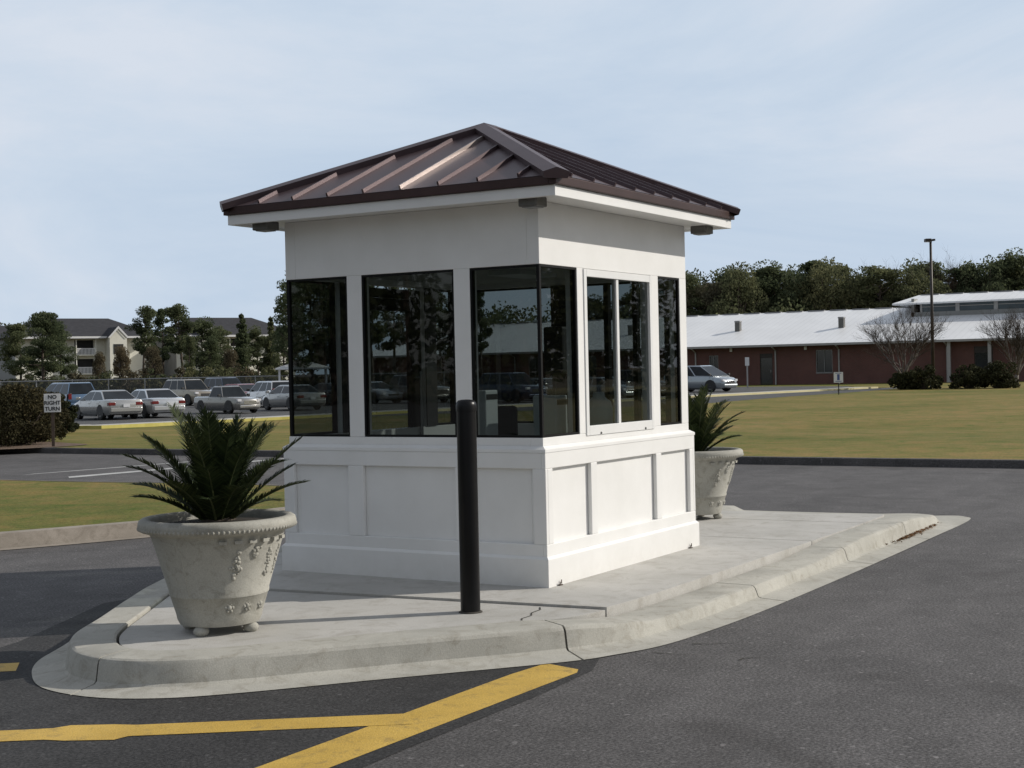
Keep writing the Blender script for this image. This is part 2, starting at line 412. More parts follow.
# painted kerb + pale walk at the edge of the car park
def ribbon(pts, w, z0f, z1f):
    mb = MB(); n = len(pts)
    P = [Vector((x, y)) for x, y in pts]; L = []; Rr = []
    for i, p in enumerate(P):
        d = (P[min(i + 1, n - 1)] - P[max(i - 1, 0)]).normalized(); nn = Vector((d.y, -d.x)) * -1
        L.append(p); Rr.append(p + nn * w)
    for i in range(n - 1):
        a, b, c, d = L[i], L[i + 1], Rr[i + 1], Rr[i]
        q = [(p.x, p.y) for p in (a, b, c, d)]
        vs = [(x, y, z0f(x)) for x, y in q] + [(x, y, z1f(x)) for x, y in q]
        fs = [(4, 5, 6, 7), (0, 1, 5, 4), (3, 7, 6, 2)]
        if i == 0: fs.append((0, 4, 7, 3))
        if i == n - 2: fs.append((1, 2, 6, 5))
        mb.add(vs, fs)
    return mb
tag(ribbon([(27.2, 50), (27.2, 35.5), (27.5, 33.6), (32.2, 33.4), (37, 32.5), (45, 31.3)], .22, lambda x: -.5, lambda x: zl(x) + .11).build('painted_curb', M['curb_yellow']), kind='structure')
tag(ribbon([(45, 31.3), (66.7, 28.3), (83.9, 25.6), (90, 24.6)], .25, lambda x: -.5, lambda x: zl(x) + .11).build('painted_curb', M['curb_cream']), kind='structure')
tag(ribbon([(27.42, 50), (27.42, 35.6), (27.7, 33.85), (32.22, 33.62), (37.02, 32.72), (66.7, 28.55), (83.9, 25.85), (90, 24.85)], 1.5, lambda x: -.5, lambda x: zl(x) + .102).build('sidewalk', M['sidewalk']), kind='structure')

# grass island at the left
def smooth_poly(ctrl, per=8, closed=True):
    out = []; n = len(ctrl)
    for i in range(n if closed else n - 1):
        p0, p1, p2, p3 = (Vector(ctrl[(i + k) % n] if closed else ctrl[max(0, min(n - 1, i + k))]) for k in (-1, 0, 1, 2))
        for k in range(per):
            t = k / per
            out.append(.5 * ((2 * p1) + (p2 - p0) * t + (2 * p0 - 5 * p1 + 4 * p2 - p3) * t * t + (3 * p1 - p0 - 3 * p2 + p3) * t ** 3))
    if not closed: out.append(Vector(ctrl[-1]))
    return out
def offset_poly(P, d):
    n = len(P); out = []
    for i in range(n):
        t = (P[(i + 1) % n] - P[i - 1]).normalized(); out.append(P[i] + Vector((-t.y, t.x)) * d)
    return out
isl = [(-7.5, 11.4), (-3.5, 9.3), (-.8, 7.85), (.95, 6.95), (2.45, 6.3), (4.0, 5.8), (5.3, 5.9), (6.4, 6.7), (6.95, 8.2), (6.9, 10), (6.6, 13), (6.5, 20), (6.4, 34), (-2, 34), (-9, 20)]
IP = smooth_poly(isl, 8)           # counter-clockwise
inner = offset_poly(IP, .15); gut = offset_poly(IP, -.13); lip = offset_poly(IP, -.028)
mb = MB(); n = len(IP)
rings = [[(p.x, p.y, RZ + .006) for p in gut], [(p.x, p.y, RZ + .014) for p in lip], [(p.x, p.y, RZ + .010) for p in IP], [(p.x + (q.x - p.x) * .25, p.y + (q.y - p.y) * .25, -.008) for p, q in zip(IP, inner)], [(p.x, p.y, 0) for p in inner], [(p.x, p.y, -.2) for p in inner]]
mb.v = [p for r in rings for p in r]
for j in range(5):
    for i in range(n):
        i2 = (i + 1) % n; mb.f.append((j * n + i, j * n + i2, (j + 1) * n + i2, (j + 1) * n + i)); mb.mi.append(1 if j == 1 else 0)
tag(mb.build('median_curb', [M['curb_old'], M['joint']], auto=35), kind='structure')
sheet('median_lawn', [(p.x, p.y) for p in offset_poly(IP, .16)], lambda x: -.008, [], M['grass'])

# ------------------------------------------------------------------ booth island
G = [(6.75, -1.33), (5.0, -1.38), (3.3, -1.41), (1.4, -1.42), (.3, -1.41), (-.4, -1.37), (-.9, -1.31), (-1.25, -1.19), (-1.6, -1.0), (-2.41, -.33), (-3.05, .19), (-3.33, .5), (-3.46, .85), (-3.42, 1.25), (-3.22, 1.58), (-2.9, 1.9), (-2.4, 2.2), (-1.2, 2.95), (-.3, 3.42), (.5, 3.65), (1.5, 3.7), (4, 3.7), (5.4, 3.6), (6.1, 3.1), (6.45, 2.2), (6.5, .9), (6.75, -.2), (7.2, -.95), (7.15, -1.2)]
CB = [(5.55, -.80), (4.9, -.84), (3.2, -.86), (1.4, -.86), (.3, -.86), (-.2, -.85), (-.6, -.82), (-.95, -.74), (-1.25, -.55), (-1.95, .02), (-2.6, .5), (-2.85, .72), (-2.96, .95), (-2.9, 1.2), (-2.72, 1.42), (-2.5, 1.6), (-2.1, 1.86), (-1.0, 2.55), (-.1, 2.95), (.6, 3.12), (1.5, 3.17), (4, 3.17), (4.95, 3.1), (5.3, 2.7), (5.45, 2.0), (5.45, .9), (5.46, -.1), (5.55, -.5), (5.6, -.7)]
PER = 10
GS = smooth_poly(G, PER); CS = smooth_poly(CB, PER)
n = len(GS)
# curb joints at parameter positions
joints = [7.75, 3.3, 2.1, 12.35, 1.0, 15.5, 18.0, 20.5]
params = [i / PER for i in range(n)]
sunk = set()
for j in joints:
    d = .006 / max(.2, (Vector(G[int(j) % len(G)]) - Vector(G[(int(j) + 1) % len(G)])).length)
    for k in (-1.05, -1, 1, 1.05): params.append(j + d * k)
params = sorted(p for p in params)
def at_param(P, t):
    x = t * PER; i = int(math.floor(x)); f = x - i
    return P[i % n].lerp(P[(i + 1) % n], f)
def isjoint(t):
    for j in joints:
        d = .006 / max(.2, (Vector(G[int(j) % len(G)]) - Vector(G[(int(j) + 1) % len(G)])).length)
        if abs(t - j) < d * 1.02: return True
    return False
def drop(x):
    if x > 5.3: return -.07 * min(1, (x - 5.3) / 1.0)
    if x < -1.25 or x > 3.6: return 0
    if x < -.6: return -.06 * (x + 1.25) / .65
    if x < 2.4: return -.06
    return -.06 * (3.6 - x) / 1.2
prof = [(0, RZ + .006), (.35, RZ + .026), (.385, RZ + .038), (.425, -.026), (.45, -.008), (.485, 0), (.97, 0), (1.0, -.008), (1.0, -.3)]
mb = MB(); m = len(params); K = len(prof)
for t in params:
    g, c = at_param(GS, t), at_param(CS, t)
    sj = -.012 if isjoint(t) else 0
    for k, (s_, z) in enumerate(prof):
        p = g.lerp(c, s_)
        dz = drop(p.x) * min(1, max(0, (z - RZ) / .13)) if c.y < 1 else 0
        wob = .002 * noise.noise((p.x * 2.3, p.y * 2.3, k)) if 0 < k < K - 2 else 0
        mb.v.append((p.x, p.y, z + dz + (sj if k < K - 1 else 0) + wob))
for i in range(m):
    i2 = (i + 1) % m
    jt = isjoint(params[i]) and isjoint(params[i2])
    for k in range(K - 1):
        mb.f.append((i * K + k, i * K + k + 1, i2 * K + k + 1, i2 * K + k)); mb.mi.append(1 if jt else 0)
o = mb.build('island_curb', [M['curb'], M['joint']], auto=24); tag(o, kind='structure')
bm = bmesh.new(); bm.from_mesh(o.data); bmesh.ops.recalc_face_normals(bm, faces=bm.faces[:]); bm.to_mesh(o.data); bm.free()

# slab pieces with open joints
def clip(poly, nx, ny, c):      # keep nx*x+ny*y <= c
    out = []; k = len(poly)
    for i in range(k):
        a, b = poly[i], poly[(i + 1) % k]
        da, db = nx * a.x + ny * a.y - c, nx * b.x + ny * b.y - c
        if da <= 0: out.append(a)
        if (da < 0 < db) or (db < 0 < da): out.append(a.lerp(b, da / (da - db)))
    return out
area = sum(a.x * b.y - b.x * a.y for a, b in zip(CS, CS[1:] + CS[:1]))
slab = offset_poly(CS, .017 if area > 0 else -.017)
def slab_piece(poly, z1):
    mb_ = MB(); z0 = -.3
    q = [(p.x, p.y) for p in poly]
    if sum(a[0] * b[1] - b[0] * a[1] for a, b in zip(q, q[1:] + q[:1])) < 0: q.reverse()
    mb_.prism(q, z0, z1); return mb_
cuts = [(-.74, -.06), (3.22, .0), (5.05, .0)]
mb = MB(); prev = None
lines = [(1, .09, -.70), (1, -.02, 3.22), (1, .03, 4.72)]
gap = .008
bounds = [None] + lines + [None]
for a, b in zip(bounds, bounds[1:]):
    P = slab
    if b: P = clip(P, b[0], b[1], b[2] - gap)
    if a: P = clip(P, -a[0], -a[1], -a[2] - gap)
    pc = slab_piece(P, -.016 if a is None else 0.0); mb.add(pc.v, pc.f)
tag(mb.build('island_slab', M['concrete'], bevel=.006), kind='structure')
# a hairline crack running from the slab joint to the curb, and dirt in the joints
mb = MB()
cr = [(-.72, -.36), (-.80, -.41), (-.93, -.42), (-1.02, -.47), (-1.14, -.47), (-1.25, -.535)]
for a, b in zip(cr, cr[1:]):
    d = (Vector(b) - Vector(a)).normalized(); nn = Vector((-d.y, d.x)) * .005
    mb.quad((a[0] - nn.x, a[1] - nn.y, -.0135), (b[0] - nn.x, b[1] - nn.y, -.0135), (b[0] + nn.x, b[1] + nn.y, -.0135), (a[0] + nn.x, a[1] + nn.y, -.0135))
tag(mb.build('slab_crack', M['joint']), kind='structure')

# dry leaves blown into the gutter
mb = MB()
for k in range(300):
    if k < 300: t = random.choice([.45, .8, .95, 1.15]) + random.gauss(0, .10)
    else: t = random.uniform(0, 9)
    g, c = at_param(GS, t % len(G)), at_param(CS, t % len(G)); p = g.lerp(c, .36 - abs(random.gauss(0, .05)))
    a = random.uniform(0, 2 * PI); r = random.uniform(.008, .022); z = RZ + .028 + random.uniform(0, .012)
    pts = [(p.x + r * math.cos(a + q) * (1 if i % 2 else .5), p.y + r * math.sin(a + q) * (1 if i % 2 else .5), z + random.uniform(-.004, .01)) for i, q in enumerate((0, PI / 2, PI, 3 * PI / 2))]
    mb.quad(*pts)
tag(mb.build('leaf_litter', M['dryleaf']), 'brown dry leaves gathered in the gutter', 'leaves', kind='stuff')

# road markings
def paint(name, poly, z, mat):
    mb_ = MB(); P = [(x, y, z) for x, y in poly]
    if sum(a[0] * b[1] - b[0] * a[1] for a, b in zip(poly, poly[1:] + poly[:1])) < 0: P.reverse()
    mb_.poly(P); tag(mb_.build(name, mat), kind='structure')
paint('road_marking', [(-1.66, -.965), (-1.70, -.925), (-2.0, -.90), (-4.12, -.885), (-7, -.86), (-7, -1.15), (-4.0, -1.175), (-2.2, -1.205), (-1.80, -1.215), (-1.72, -1.18)], RZ + .0036, M['yellow'])
paint('road_marking', [(-7, 4.6), (-4.10, .575), (-4.03, .49), (-3.95, .455), (-3.84, .27), (-3.80, .165), (-3.01, -.93), (-3.19, -1.06), (-3.98, .035), (-4.06, .045), (-4.18, .25), (-4.21, .355), (-7.15, 4.43)], RZ + .005, M['yellow'])
paint('road_marking', [(-4.1, 3.35), (-2.97, 1.98), (-3.15, 1.80), (-4.3, 3.2)], RZ + .0036, M['yellow'])
paint('road_marking', [(9.0, 16.0), (9.3, 16.05), (16 - 1.6, 15.4), (14.3, 15.25)], RZ + .0036, M['white_paint'])
paint('road_marking', [(8.7, 14.45), (8.95, 14.75), (14.2, 14.2), (14.2, 14.0)], RZ + .0036, M['white_paint'])

mb = MB(); rnd = random.Random(17)
def crack(p, ang, ln, w):
    p = Vector(p); k = int(ln / .06); pts = [p]
    for i in range(k):
        ang += rnd.gauss(0, .32) ; p = p + Vector((math.cos(ang), math.sin(ang))) * .06; pts.append(p)
    for i in range(k):
        d = (pts[i + 1] - pts[i]).normalized(); nn = Vector((-d.y, d.x)) * w * (1 - .8 * i / k) * rnd.uniform(.5, 1.2)
        z = RZ + .0045
        mb.quad((pts[i].x - nn.x, pts[i].y - nn.y, z), (pts[i + 1].x - nn.x, pts[i + 1].y - nn.y, z), (pts[i + 1].x + nn.x, pts[i + 1].y + nn.y, z), (pts[i].x + nn.x, pts[i].y + nn.y, z))
for p, a_, l_, w_ in (((-1.1, -1.36), -.9, .35, .006), ((-.75, -1.45), -.7, .4, .007), ((-1.1, -1.9), .1, .3, .006)): crack(p, a_, l_, w_)
tag(mb.build('road_crack', M['joint']), kind='structure')

# ------------------------------------------------------------------ guard booth
LA, LB = 2.3087, 2.5305
ZT, ZS, ZL, ZP = 2.2917, 1.0565, .952, .2155
P1, P2 = .035, .055
ZF0, ZF1, ZD = 2.7216, 2.797, 2.858
T = .10
booth = empty('guard_booth', (0, 0, 0))
tag(booth, 'white guard booth with tinted corner windows and brown metal hip roof on the raised island', 'guard booth')
mb = MB()
# frieze ring
def ring(mb, x0, y0, x1, y1, t, z0, z1):
    mb.box(x0, y0, z0, x1, y0 + t, z1); mb.box(x0, y1 - t, z0, x1, y1, z1)
    mb.box(x0, y0 + t, z0, x0 + t, y1 - t, z1); mb.box(x1 - t, y0 + t, z0, x1, y1 - t, z1)
ring(mb, 0, 0, LB, LA, T, ZT, ZF0 + .02)
mb.build('frieze', M['white'], booth, bevel=.004)
mb = MB()
W1, W2, W3 = (1.7084, LA), (.7285, 1.5697), (0, .5887)
def pier(x0, y0, x1, y1):
    b_ = MB(); b_.box(x0, y0, ZS, x1, y1, ZT); b_.build('pier', M['white'], booth, bevel=.003)
for y0, y1 in ((.5887, .7285), (1.5697, 1.7084)): pier(0, y0, T, y1)          # front-left face
for x0, x1 in ((.5592, .655), (1.835, 1.9699), (2.3958, LB)): pier(x0, 0, x1, T)   # sunlit face
def lining(x0, y0, x1, y1):
    b_ = MB(); b_.box(x0, y0, ZS + .002, x1, y1, ZT - .002); b_.build('pier_lining', M['plastic'], booth)
for y0, y1 in ((0.1, .16), (1.10, 1.27), (2.2, LA)): pier(LB - T, y0, LB, y1); lining(LB - T - .012, max(y0, T + .004), LB - T - .003, min(y1, LA - T - .004))        # rear faces
for x0, x1 in ((.5592, .85), (1.78, 1.95), (2.33, LB - T)): lining(x0, LA - T - .012, min(x1, LB - T - .016), LA - T - .003)
for x0, x1 in ((.5592, .85), (1.78, 1.95), (2.33, LB - T)): pier(x0, LA - T, x1, LA)
# lower wall
mb = MB()
def lower(mb, o0, o1, z0, z1): ring(mb, -o1, -o1, LB + o1, LA + o1, o1 - o0, z0, z1)
ring(mb, 0, 0, LB, LA, T, ZP - .05, ZS - .001)
mb.box(T, T, -.02, LB - T, LA - T, .012)
mb.build('lower_wall', M['white'], booth, bevel=.003)
mb = MB()          # moulded top rail, stiles and bottom rail standing proud of the recessed panels
th = P1 - .006
ring(mb, -P1, -P1, LB + P1, LA + P1, th + .006 - .002, ZL - .115, ZL)
ring(mb, -P1, -P1, LB + P1, LA + P1, th + .006 - .002, ZP - .002, ZP + .085)
z0, z1 = ZP + .085, ZL - .115
for y0, y1 in ((-P1, .07), (.585, .73), (1.565, 1.71), (LA - .07, LA + P1)):
    mb.box(-P1, y0, z0, -.002, y1, z1); mb.box(LB + .002, y0, z0, LB + P1, y1, z1)
for x0, x1 in ((-.002, .07), (.655, .755), (1.795, 1.895), (LB - .07, LB + .002)):
    mb.box(x0, -P1, z0, x1, -.002, z1); mb.box(x0, LA + .002, z0, x1, LA + P1, z1)
mb.build('panel_trim', M['white'], booth, bevel=.005)
mb = MB()          # sloping sill cap above the rail
e = P1 + .004
for (x0, y0, x1, y1) in ((-e, -e, LB + e, LA + e),):
    mb.add([(x0, y0, ZL), (x1, y0, ZL), (x1, y1, ZL), (x0, y1, ZL), (x0, y0, ZL + .022), (x1, y0, ZL + .022), (x1, y1, ZL + .022), (x0, y1, ZL + .022),
            (-.002, -.002, ZL + .045), (LB + .002, -.002, ZL + .045), (LB + .002, LA + .002, ZL + .045), (-.002, LA + .002, ZL + .045),
            (0.05, 0.05, ZL), (LB - .05, .05, ZL), (LB - .05, LA - .05, ZL), (.05, LA - .05, ZL)],
           [(0, 1, 5, 4), (1, 2, 6, 5), (2, 3, 7, 6), (3, 0, 4, 7), (4, 5, 9, 8), (5, 6, 10, 9), (6, 7, 11, 10), (7, 4, 8, 11), (1, 0, 12, 13), (2, 1, 13, 14), (3, 2, 14, 15), (0, 3, 15, 12)])
mb.build('sill_ledge', M['white'], booth)
mb = MB()          # base board with sloped top
e, i_ = P2, P1 + .001
mb.add([(-e, -e, -.002), (LB + e, -e, -.002), (LB + e, LA + e, -.002), (-e, LA + e, -.002), (-e, -e, ZP - .02), (LB + e, -e, ZP - .02), (LB + e, LA + e, ZP - .02), (-e, LA + e, ZP - .02),
        (-i_, -i_, ZP), (LB + i_, -i_, ZP), (LB + i_, LA + i_, ZP), (-i_, LA + i_, ZP)],
       [(0, 1, 5, 4), (1, 2, 6, 5), (2, 3, 7, 6), (3, 0, 4, 7), (4, 5, 9, 8), (5, 6, 10, 9), (6, 7, 11, 10), (7, 4, 8, 11), (8, 9, 10, 11)])
mb.build('base_board', M['white'], booth)
# windows: pane + thin dark gasket, as parts
def window(axis, const, a0, a1, z0, z1, out, gl=.018, name='window', skip=()):
    """pane lies in plane axis=const (outer face), set back by gl towards the inside; out = sign of outward normal"""
    mbp = MB(); c = const - out * gl
    if axis == 'x': q = [(c, a0, z0), (c, a1, z0), (c, a1, z1), (c, a0, z1)]
    else: q = [(a0, c, z0), (a1, c, z0), (a1, c, z1), (a0, c, z1)]
    mbp.quad(*q); w = mbp.build(name, M['glass'], booth)
    mbf = MB(); g = .016; d0, d1 = const - out * .006, const - out * .05
    lo, hi = min(d0, d1), max(d0, d1)
    bars = {'b': (a0, z0, a1, z0 + g), 't': (a0, z1 - g, a1, z1), 'l': (a0, z0 + g, a0 + g, z1 - g), 'r': (a1 - g, z0 + g, a1, z1 - g)}
    for k, (p0, q0, p1, q1) in bars.items():
        if k in skip: continue
        if axis == 'x': mbf.box(lo, p0, q0, hi, p1, q1)
        else: mbf.box(p0, lo, q0, p1, hi, q1)
    mbf.build('frame', M['black_frame'], w)
    return w
e_ = .024
window('x', 0, W1[0], LA - e_, ZS, ZT, -1, skip=('r',)); window('x', 0, *W2, ZS, ZT, -1); window('x', 0, e_, W3[1], ZS, ZT, -1, skip=('l',))
window('y', 0, e_, .5592, ZS, ZT, -1, skip=('l',)); window('y', 0, 1.9699, 2.3958, ZS, ZT, -1)
window('x', LB, 1.27, 2.2, ZS, ZT, 1); window('x', LB, .16, 1.10, ZS, ZT, 1)
window('y', LA, e_, .5592, ZS, ZT, 1, skip=('l',)); window('y', LA, 1.95, 2.33, ZS, ZT, 1)
mb = MB(); mb.box(.004, .004, ZS, .028, .028, ZT); mb.build('corner_seal', M['black_frame'], booth)
mb = MB(); mb.box(.004, LA - .03, ZS, .03, LA - .004, ZT); mb.build('corner_seal', M['black_frame'], booth)
mb = MB()
for y in (.46, .74): mb.box(LB - .07, y - .022, ZS + .017, LB - .01, y + .022, ZT - .017)
mb.build('rear_mullion', M['black_frame'], booth)
# slider window on the sunlit face
sl = empty('service_window'); sl.parent = booth
x0, x1, z0, z1 = .655, 1.835, ZS - .018, ZT - .004
mb = MB()
mb.box(x0, -.009, z0, x0 + .045, .06, z1); mb.box(x1 - .045, -.009, z0, x1, .06, z1)
mb.box(x0 + .045, -.009, z1 - .055, x1 - .045, .06, z1); mb.box(x0 + .045, -.009, z0, x1 - .045, .06, z0 + .072)
mb.box(1.205, .0, z0 + .072, 1.245, .04, z1 - .055)
mb.build('frame', M['white_metal'], sl, bevel=.003)
mb = MB(); mb.quad((x0 + .045, .014, z0 + .072), (x1 - .045, .014, z0 + .072), (x1 - .045, .014, z1 - .055), (x0 + .045, .014, z1 - .055)); mb.build('pane', M['glass'], sl)
for x in (.88, 1.66):
    mb = MB(); mb.ball((x, -.010, z0 + .012), .010, 8, 5); mb.build('frame_screw', M['fixture'], sl)
# glazed door in the rear-left wall
dr = empty('door'); dr.parent = booth
mb = MB(); yb = LA - .06
a0, a1 = .90, 1.73
for (p0, q0, p1, q1) in ((.852, .02, a0, 2.27), (a1, .02, 1.778, 2.27), (a0, 2.19, a1, 2.27), (a0, .02, a0 + .10, 2.185), (a1 - .11, .02, a1, 2.185), (a0 + .10, .02, a1 - .11, .25), (a0 + .10, 2.08, a1 - .11, 2.185), (a0 + .1, 1.0, a1 - .11, 1.04)):
    mb.box(p0, yb, q0, p1, yb + .05, q1)
mb.build('frame', M['black_frame'], dr)
mb = MB(); mb.quad((a0 + .1, yb + .025, .25), (a1 - .11, yb + .025, .25), (a1 - .11, yb + .025, 2.08), (a0 + .1, yb + .025, 2.08)); mb.build('pane', M['glass'], dr)
mb = MB(); mb.tube([(a1 - .05, yb - .06, .95), (a1 - .05, yb - .06, 1.55)], .014, 8); mb.tube([(a1 - .05, yb, 1.0), (a1 - .05, yb - .06, 1.0)], .01, 6); mb.tube([(a1 - .05, yb, 1.5), (a1 - .05, yb - .06, 1.5)], .01, 6)
mb.build('handle', M['galv'], dr)
# roof
OV = .317; PD = .024
ex0, ey0, ex1, ey1 = -OV, -OV, LB + OV - .045, LA + OV - .012
mb = MB(); ring(mb, ex0, ey0, ex1, ey1, .03, ZF0, ZF1); mb.build('fascia', M['white'], booth, bevel=.003)
mb = MB(); mb.box(ex0 + .03, ey0 + .03, ZF0 + .021, ex1 - .03, ey1 - .03, ZF0 + .04); mb.build('soffit', M['white'], booth)
dx0, dy0, dx1, dy1 = ex0 - PD, ey0 - PD, ex1 + PD, ey1 + PD
mb = MB(); ring(mb, dx0, dy0, dx1, dy1, .06, ZF1 + .001, ZD); mb.build('drip_edge', M['bronze_dark'], booth, bevel=.004)
ZA = 3.512
h = (dy1 - dy0) / 2; yc = (dy0 + dy1) / 2
ra, rb = dx0 + h, dx1 - h        # ridge ends
zr = ZD + .003
c0, c1, c2, c3 = Vector((dx0, dy0, zr)), Vector((dx1, dy0, zr)), Vector((dx1, dy1, zr)), Vector((dx0, dy1, zr))
A, Bp = Vector((ra, yc, ZA)), Vector((rb, yc, ZA))
mb = MB()
mb.add([c0, c1, c2, c3, A, Bp], [(3, 0, 4), (0, 1, 5, 4), (1, 2, 5), (2, 3, 4, 5), (3, 2, 1, 0)])
rise = ZA - zr
M['seam_glint'] = pm('seam with painted glint', (.36, .30, .28), (.46, .39, .36), 6, .35, metal=.5)  # paler colour stands in for the sun glint on one standing seam
def rib(mb, p, inward, length, slope_n):
    """standing seam from eave point p going up the slope for a horizontal length"""
    up = inward * length + Vector((0, 0, rise * length / h))
    side = inward.cross(Vector((0, 0, 1))).normalized()
    w, hh = .009, .027
    q0, q1 = p + inward * .02 + Vector((0, 0, rise * .02 / h)), p + up
    qm = q0.lerp(q1, .93 if length > .3 else .8)
    vs = []
    for q, k in ((q0, 1), (qm, 1), (q1, .25)):
        b = q - slope_n * .004
        t = q + slope_n * hh * k
        vs += [b - side * w, t - side * w * .75, t + side * w * .75, b + side * w]
    fs = []
    for i in range(2):
        for k in range(3): fs.append((i * 4 + k, i * 4 + k + 1, (i + 1) * 4 + k + 1, (i + 1) * 4 + k))
    fs.append((0, 3, 2, 1)); fs.append((8, 9, 10, 11)); mb.add(vs, fs)
sp = .332
nl = Vector((-rise, 0, h)).normalized()
k = int((dy1 - dy0) / sp)
for i in range(-5, 6):
    y = yc + (i + .5) * sp - .02
    d = min(y - dy0, dy1 - y)
    if d > .1:
        L_ = d - .05
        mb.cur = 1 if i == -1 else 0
        rib(mb, Vector((dx0, y, zr)), Vector((1, 0, 0)), L_, Vector((-rise, 0, h)).normalized())
        mb.cur = 0
        rib(mb, Vector((dx1, y, zr)), Vector((-1, 0, 0)), L_, Vector((rise, 0, h)).normalized())
for i in range(-6, 7):
    x = (dx0 + dx1) / 2 + i * sp
    d = min(x - dx0, dx1 - x)
    if d > .1:
        L_ = min(d, h) - .05
        rib(mb, Vector((x, dy0, zr)), Vector((0, 1, 0)), L_, Vector((0, -rise, h)).normalized())
        rib(mb, Vector((x, dy1, zr)), Vector((0, -1, 0)), L_, Vector((0, rise, h)).normalized())
rf = mb.build('roof', [M['bronze'], M['seam_glint']], booth)
mb = MB()      # folded hip and ridge caps
def cap(mb, p, q, n1, n2, w=.085, lift=.046):
    d = (q - p).normalized()
    s1 = n1.cross(d).normalized(); s2 = n2.cross(d).normalized()
    if s1.dot(Vector((0, 0, 1))) > 0: s1 = -s1
    if s2.dot(Vector((0, 0, 1))) > 0: s2 = -s2
    up = (n1 + n2).normalized()
    ring_ = []
    for b in (p, q):
        ring_.append([b + s1 * w - n1 * .002, b + s1 * w + n1 * lift, b + up * (lift + .006), b + s2 * w + n2 * lift, b + s2 * w - n2 * .002])
    vs = ring_[0] + ring_[1]
    mb.add(vs, [(i, i + 1, 5 + i + 1, 5 + i) for i in range(4)] + [(4, 3, 2, 1, 0), (5, 6, 7, 8, 9)])
nL, nR, nF, nB = Vector((-rise, 0, h)).normalized(), Vector((rise, 0, h)).normalized(), Vector((0, -rise, h)).normalized(), Vector((0, rise, h)).normalized()
for c, a, n1, n2 in ((c0, A, nL, nF), (c3, A, nL, nB), (c1, Bp, nR, nF), (c2, Bp, nR, nB)):
    d = (a - c).normalized(); cap(mb, c - d * .012, a + d * .01, n1, n2)
cap(mb, A, Bp, nF, nB, lift=.05)
o = mb.build('hip_cap', M['bronze'], booth)
bm = bmesh.new(); bm.from_mesh(o.data); bmesh.ops.recalc_face_normals(bm, faces=bm.faces[:]); bm.to_mesh(o.data); bm.free()
bm = bmesh.new(); bm.from_mesh(rf.data); bmesh.ops.recalc_face_normals(bm, faces=bm.faces[:]); bm.to_mesh(rf.data); bm.free()
# soffit lights at the corners
for (x, y, rz) in ((-.16, -.05, 0), (LB + .09, -.12, 0), (-.155, LA + .06, 0), (LB + .09, LA + .12, 0)):
    f = MB(); f.box(x - .075, y - .075, ZF0 - .046, x + .075, y + .075, ZF0 + .021)
    l = f.build('soffit_light', M['fixture'], booth, bevel=.008)
    f = MB(); f.box(x - .055, y - .055, ZF0 - .052, x + .055, y + .055, ZF0 - .0465); f.build('lens', M['trim_grey'], l)
# anchor bolts at the foot of the sunlit face
for x in (.09, LB - .16):
    f = MB(); f.box(x - .02, -P2 - .022, .0, x + .02, -P2 - .001, .008); f.tube([(x - .012, -P2 - .018, .012), (x - .012, -P2 - .018, .028)], .004, 6); f.tube([(x + .014, -P2 - .014, .012), (x + .014, -P2 - .014, .04)], .004, 6)
    f.build('anchor_bracket', M['post_brown'], booth)
# interior
f = MB(); f.box(T, T, .0125, LB - T, LA - T, .016); f.build('floor', M['floor'], booth)
f = MB(); f.box(T + .002, T + .002, ZT + .05, LB - T - .002, LA - T - .002, ZT + .07); f.build('ceiling', M['inner'], booth)
f = MB(); f.box(1.0, .75, ZT + .015, 1.6, 1.05, ZT + .049); f.build('ceiling_light', M['equip'], booth)
f = MB(); f.box(T + .002, T + .002, .92, LB - T - .002, .55, .955); f.box(T + .002, .55, .92, .55, 1.2, .955); f.build('counter', M['wood'], booth)
def equip_box(x, y, z, sx, sy, sz, label):
    e = empty('equipment_box', (x, y, z)); tag(e, label, 'equipment box')
    f = MB(); f.box(-sx, -sy, 0, sx, sy, sz); f.build('casing', M['equip'], e, bevel=.01)
    f = MB(); f.box(-sx + .015, -sy - .004, sz - .07, sx - .015, -sy - .0005, sz - .03); f.build('vent', M['plastic'], e)
equip_box(.56, .25, .956, .09, .10, .39, 'tall pale equipment box on the counter behind the glass of the booth corner')
equip_box(.30, .66, .956, .09, .055, .44, 'slim pale box on the counter behind the bollard side window')
wc = empty('water_cooler', (1.68, .42, .956)); tag(wc, 'pale round water jug behind the sliding service window', 'water jug')
f = MB(); f.lathe([(0, 0), (.10, 0), (.115, .02), (.115, .26), (.10, .31), (.05, .35), (.045, .39), (0, .39)], 20); f.build('jug', M['equip'], wc, smooth=True)
f = MB(); f.tube([(0, -.115, .08), (0, -.16, .08), (0, -.16, .05)], .012, 8); f.build('tap', M['plastic'], wc)
ch = empty('office_chair', (.78, .95, .016), R(25)); tag(ch, 'dark office chair inside the booth, seen through the left windows', 'chair')
f = MB(); f.box(-.23, -.23, .46, .23, .23, .54); f.build('seat', M['plastic'], ch, bevel=.03)
f = MB(); f.box(.20, -.22, .66, .27, .22, 1.24); f.build('backrest', M['plastic'], ch, bevel=.03)
f = MB(); f.tube([(0, 0, .08), (0, 0, .46)], .03, 8); f.tube([(.2, 0, .5), (.27, 0, .55), (.25, 0, .9)], .02, 6); f.build('stem', M['plastic'], ch)
for k in range(5):
    f = MB(); a = 2 * PI * k / 5; f.tube([(0, 0, .09), (.28 * math.cos(a), .28 * math.sin(a), .05)], .02, 6); f.ball((.28 * math.cos(a), .28 * math.sin(a), .03), .028, 8, 5); f.build('leg', M['plastic'], ch)
cb = empty('wall_cabinet', (LB - T - .012, 1.18, 1.5)); tag(cb, 'dark cabinet hung on the inside post of the rear wall', 'cabinet')
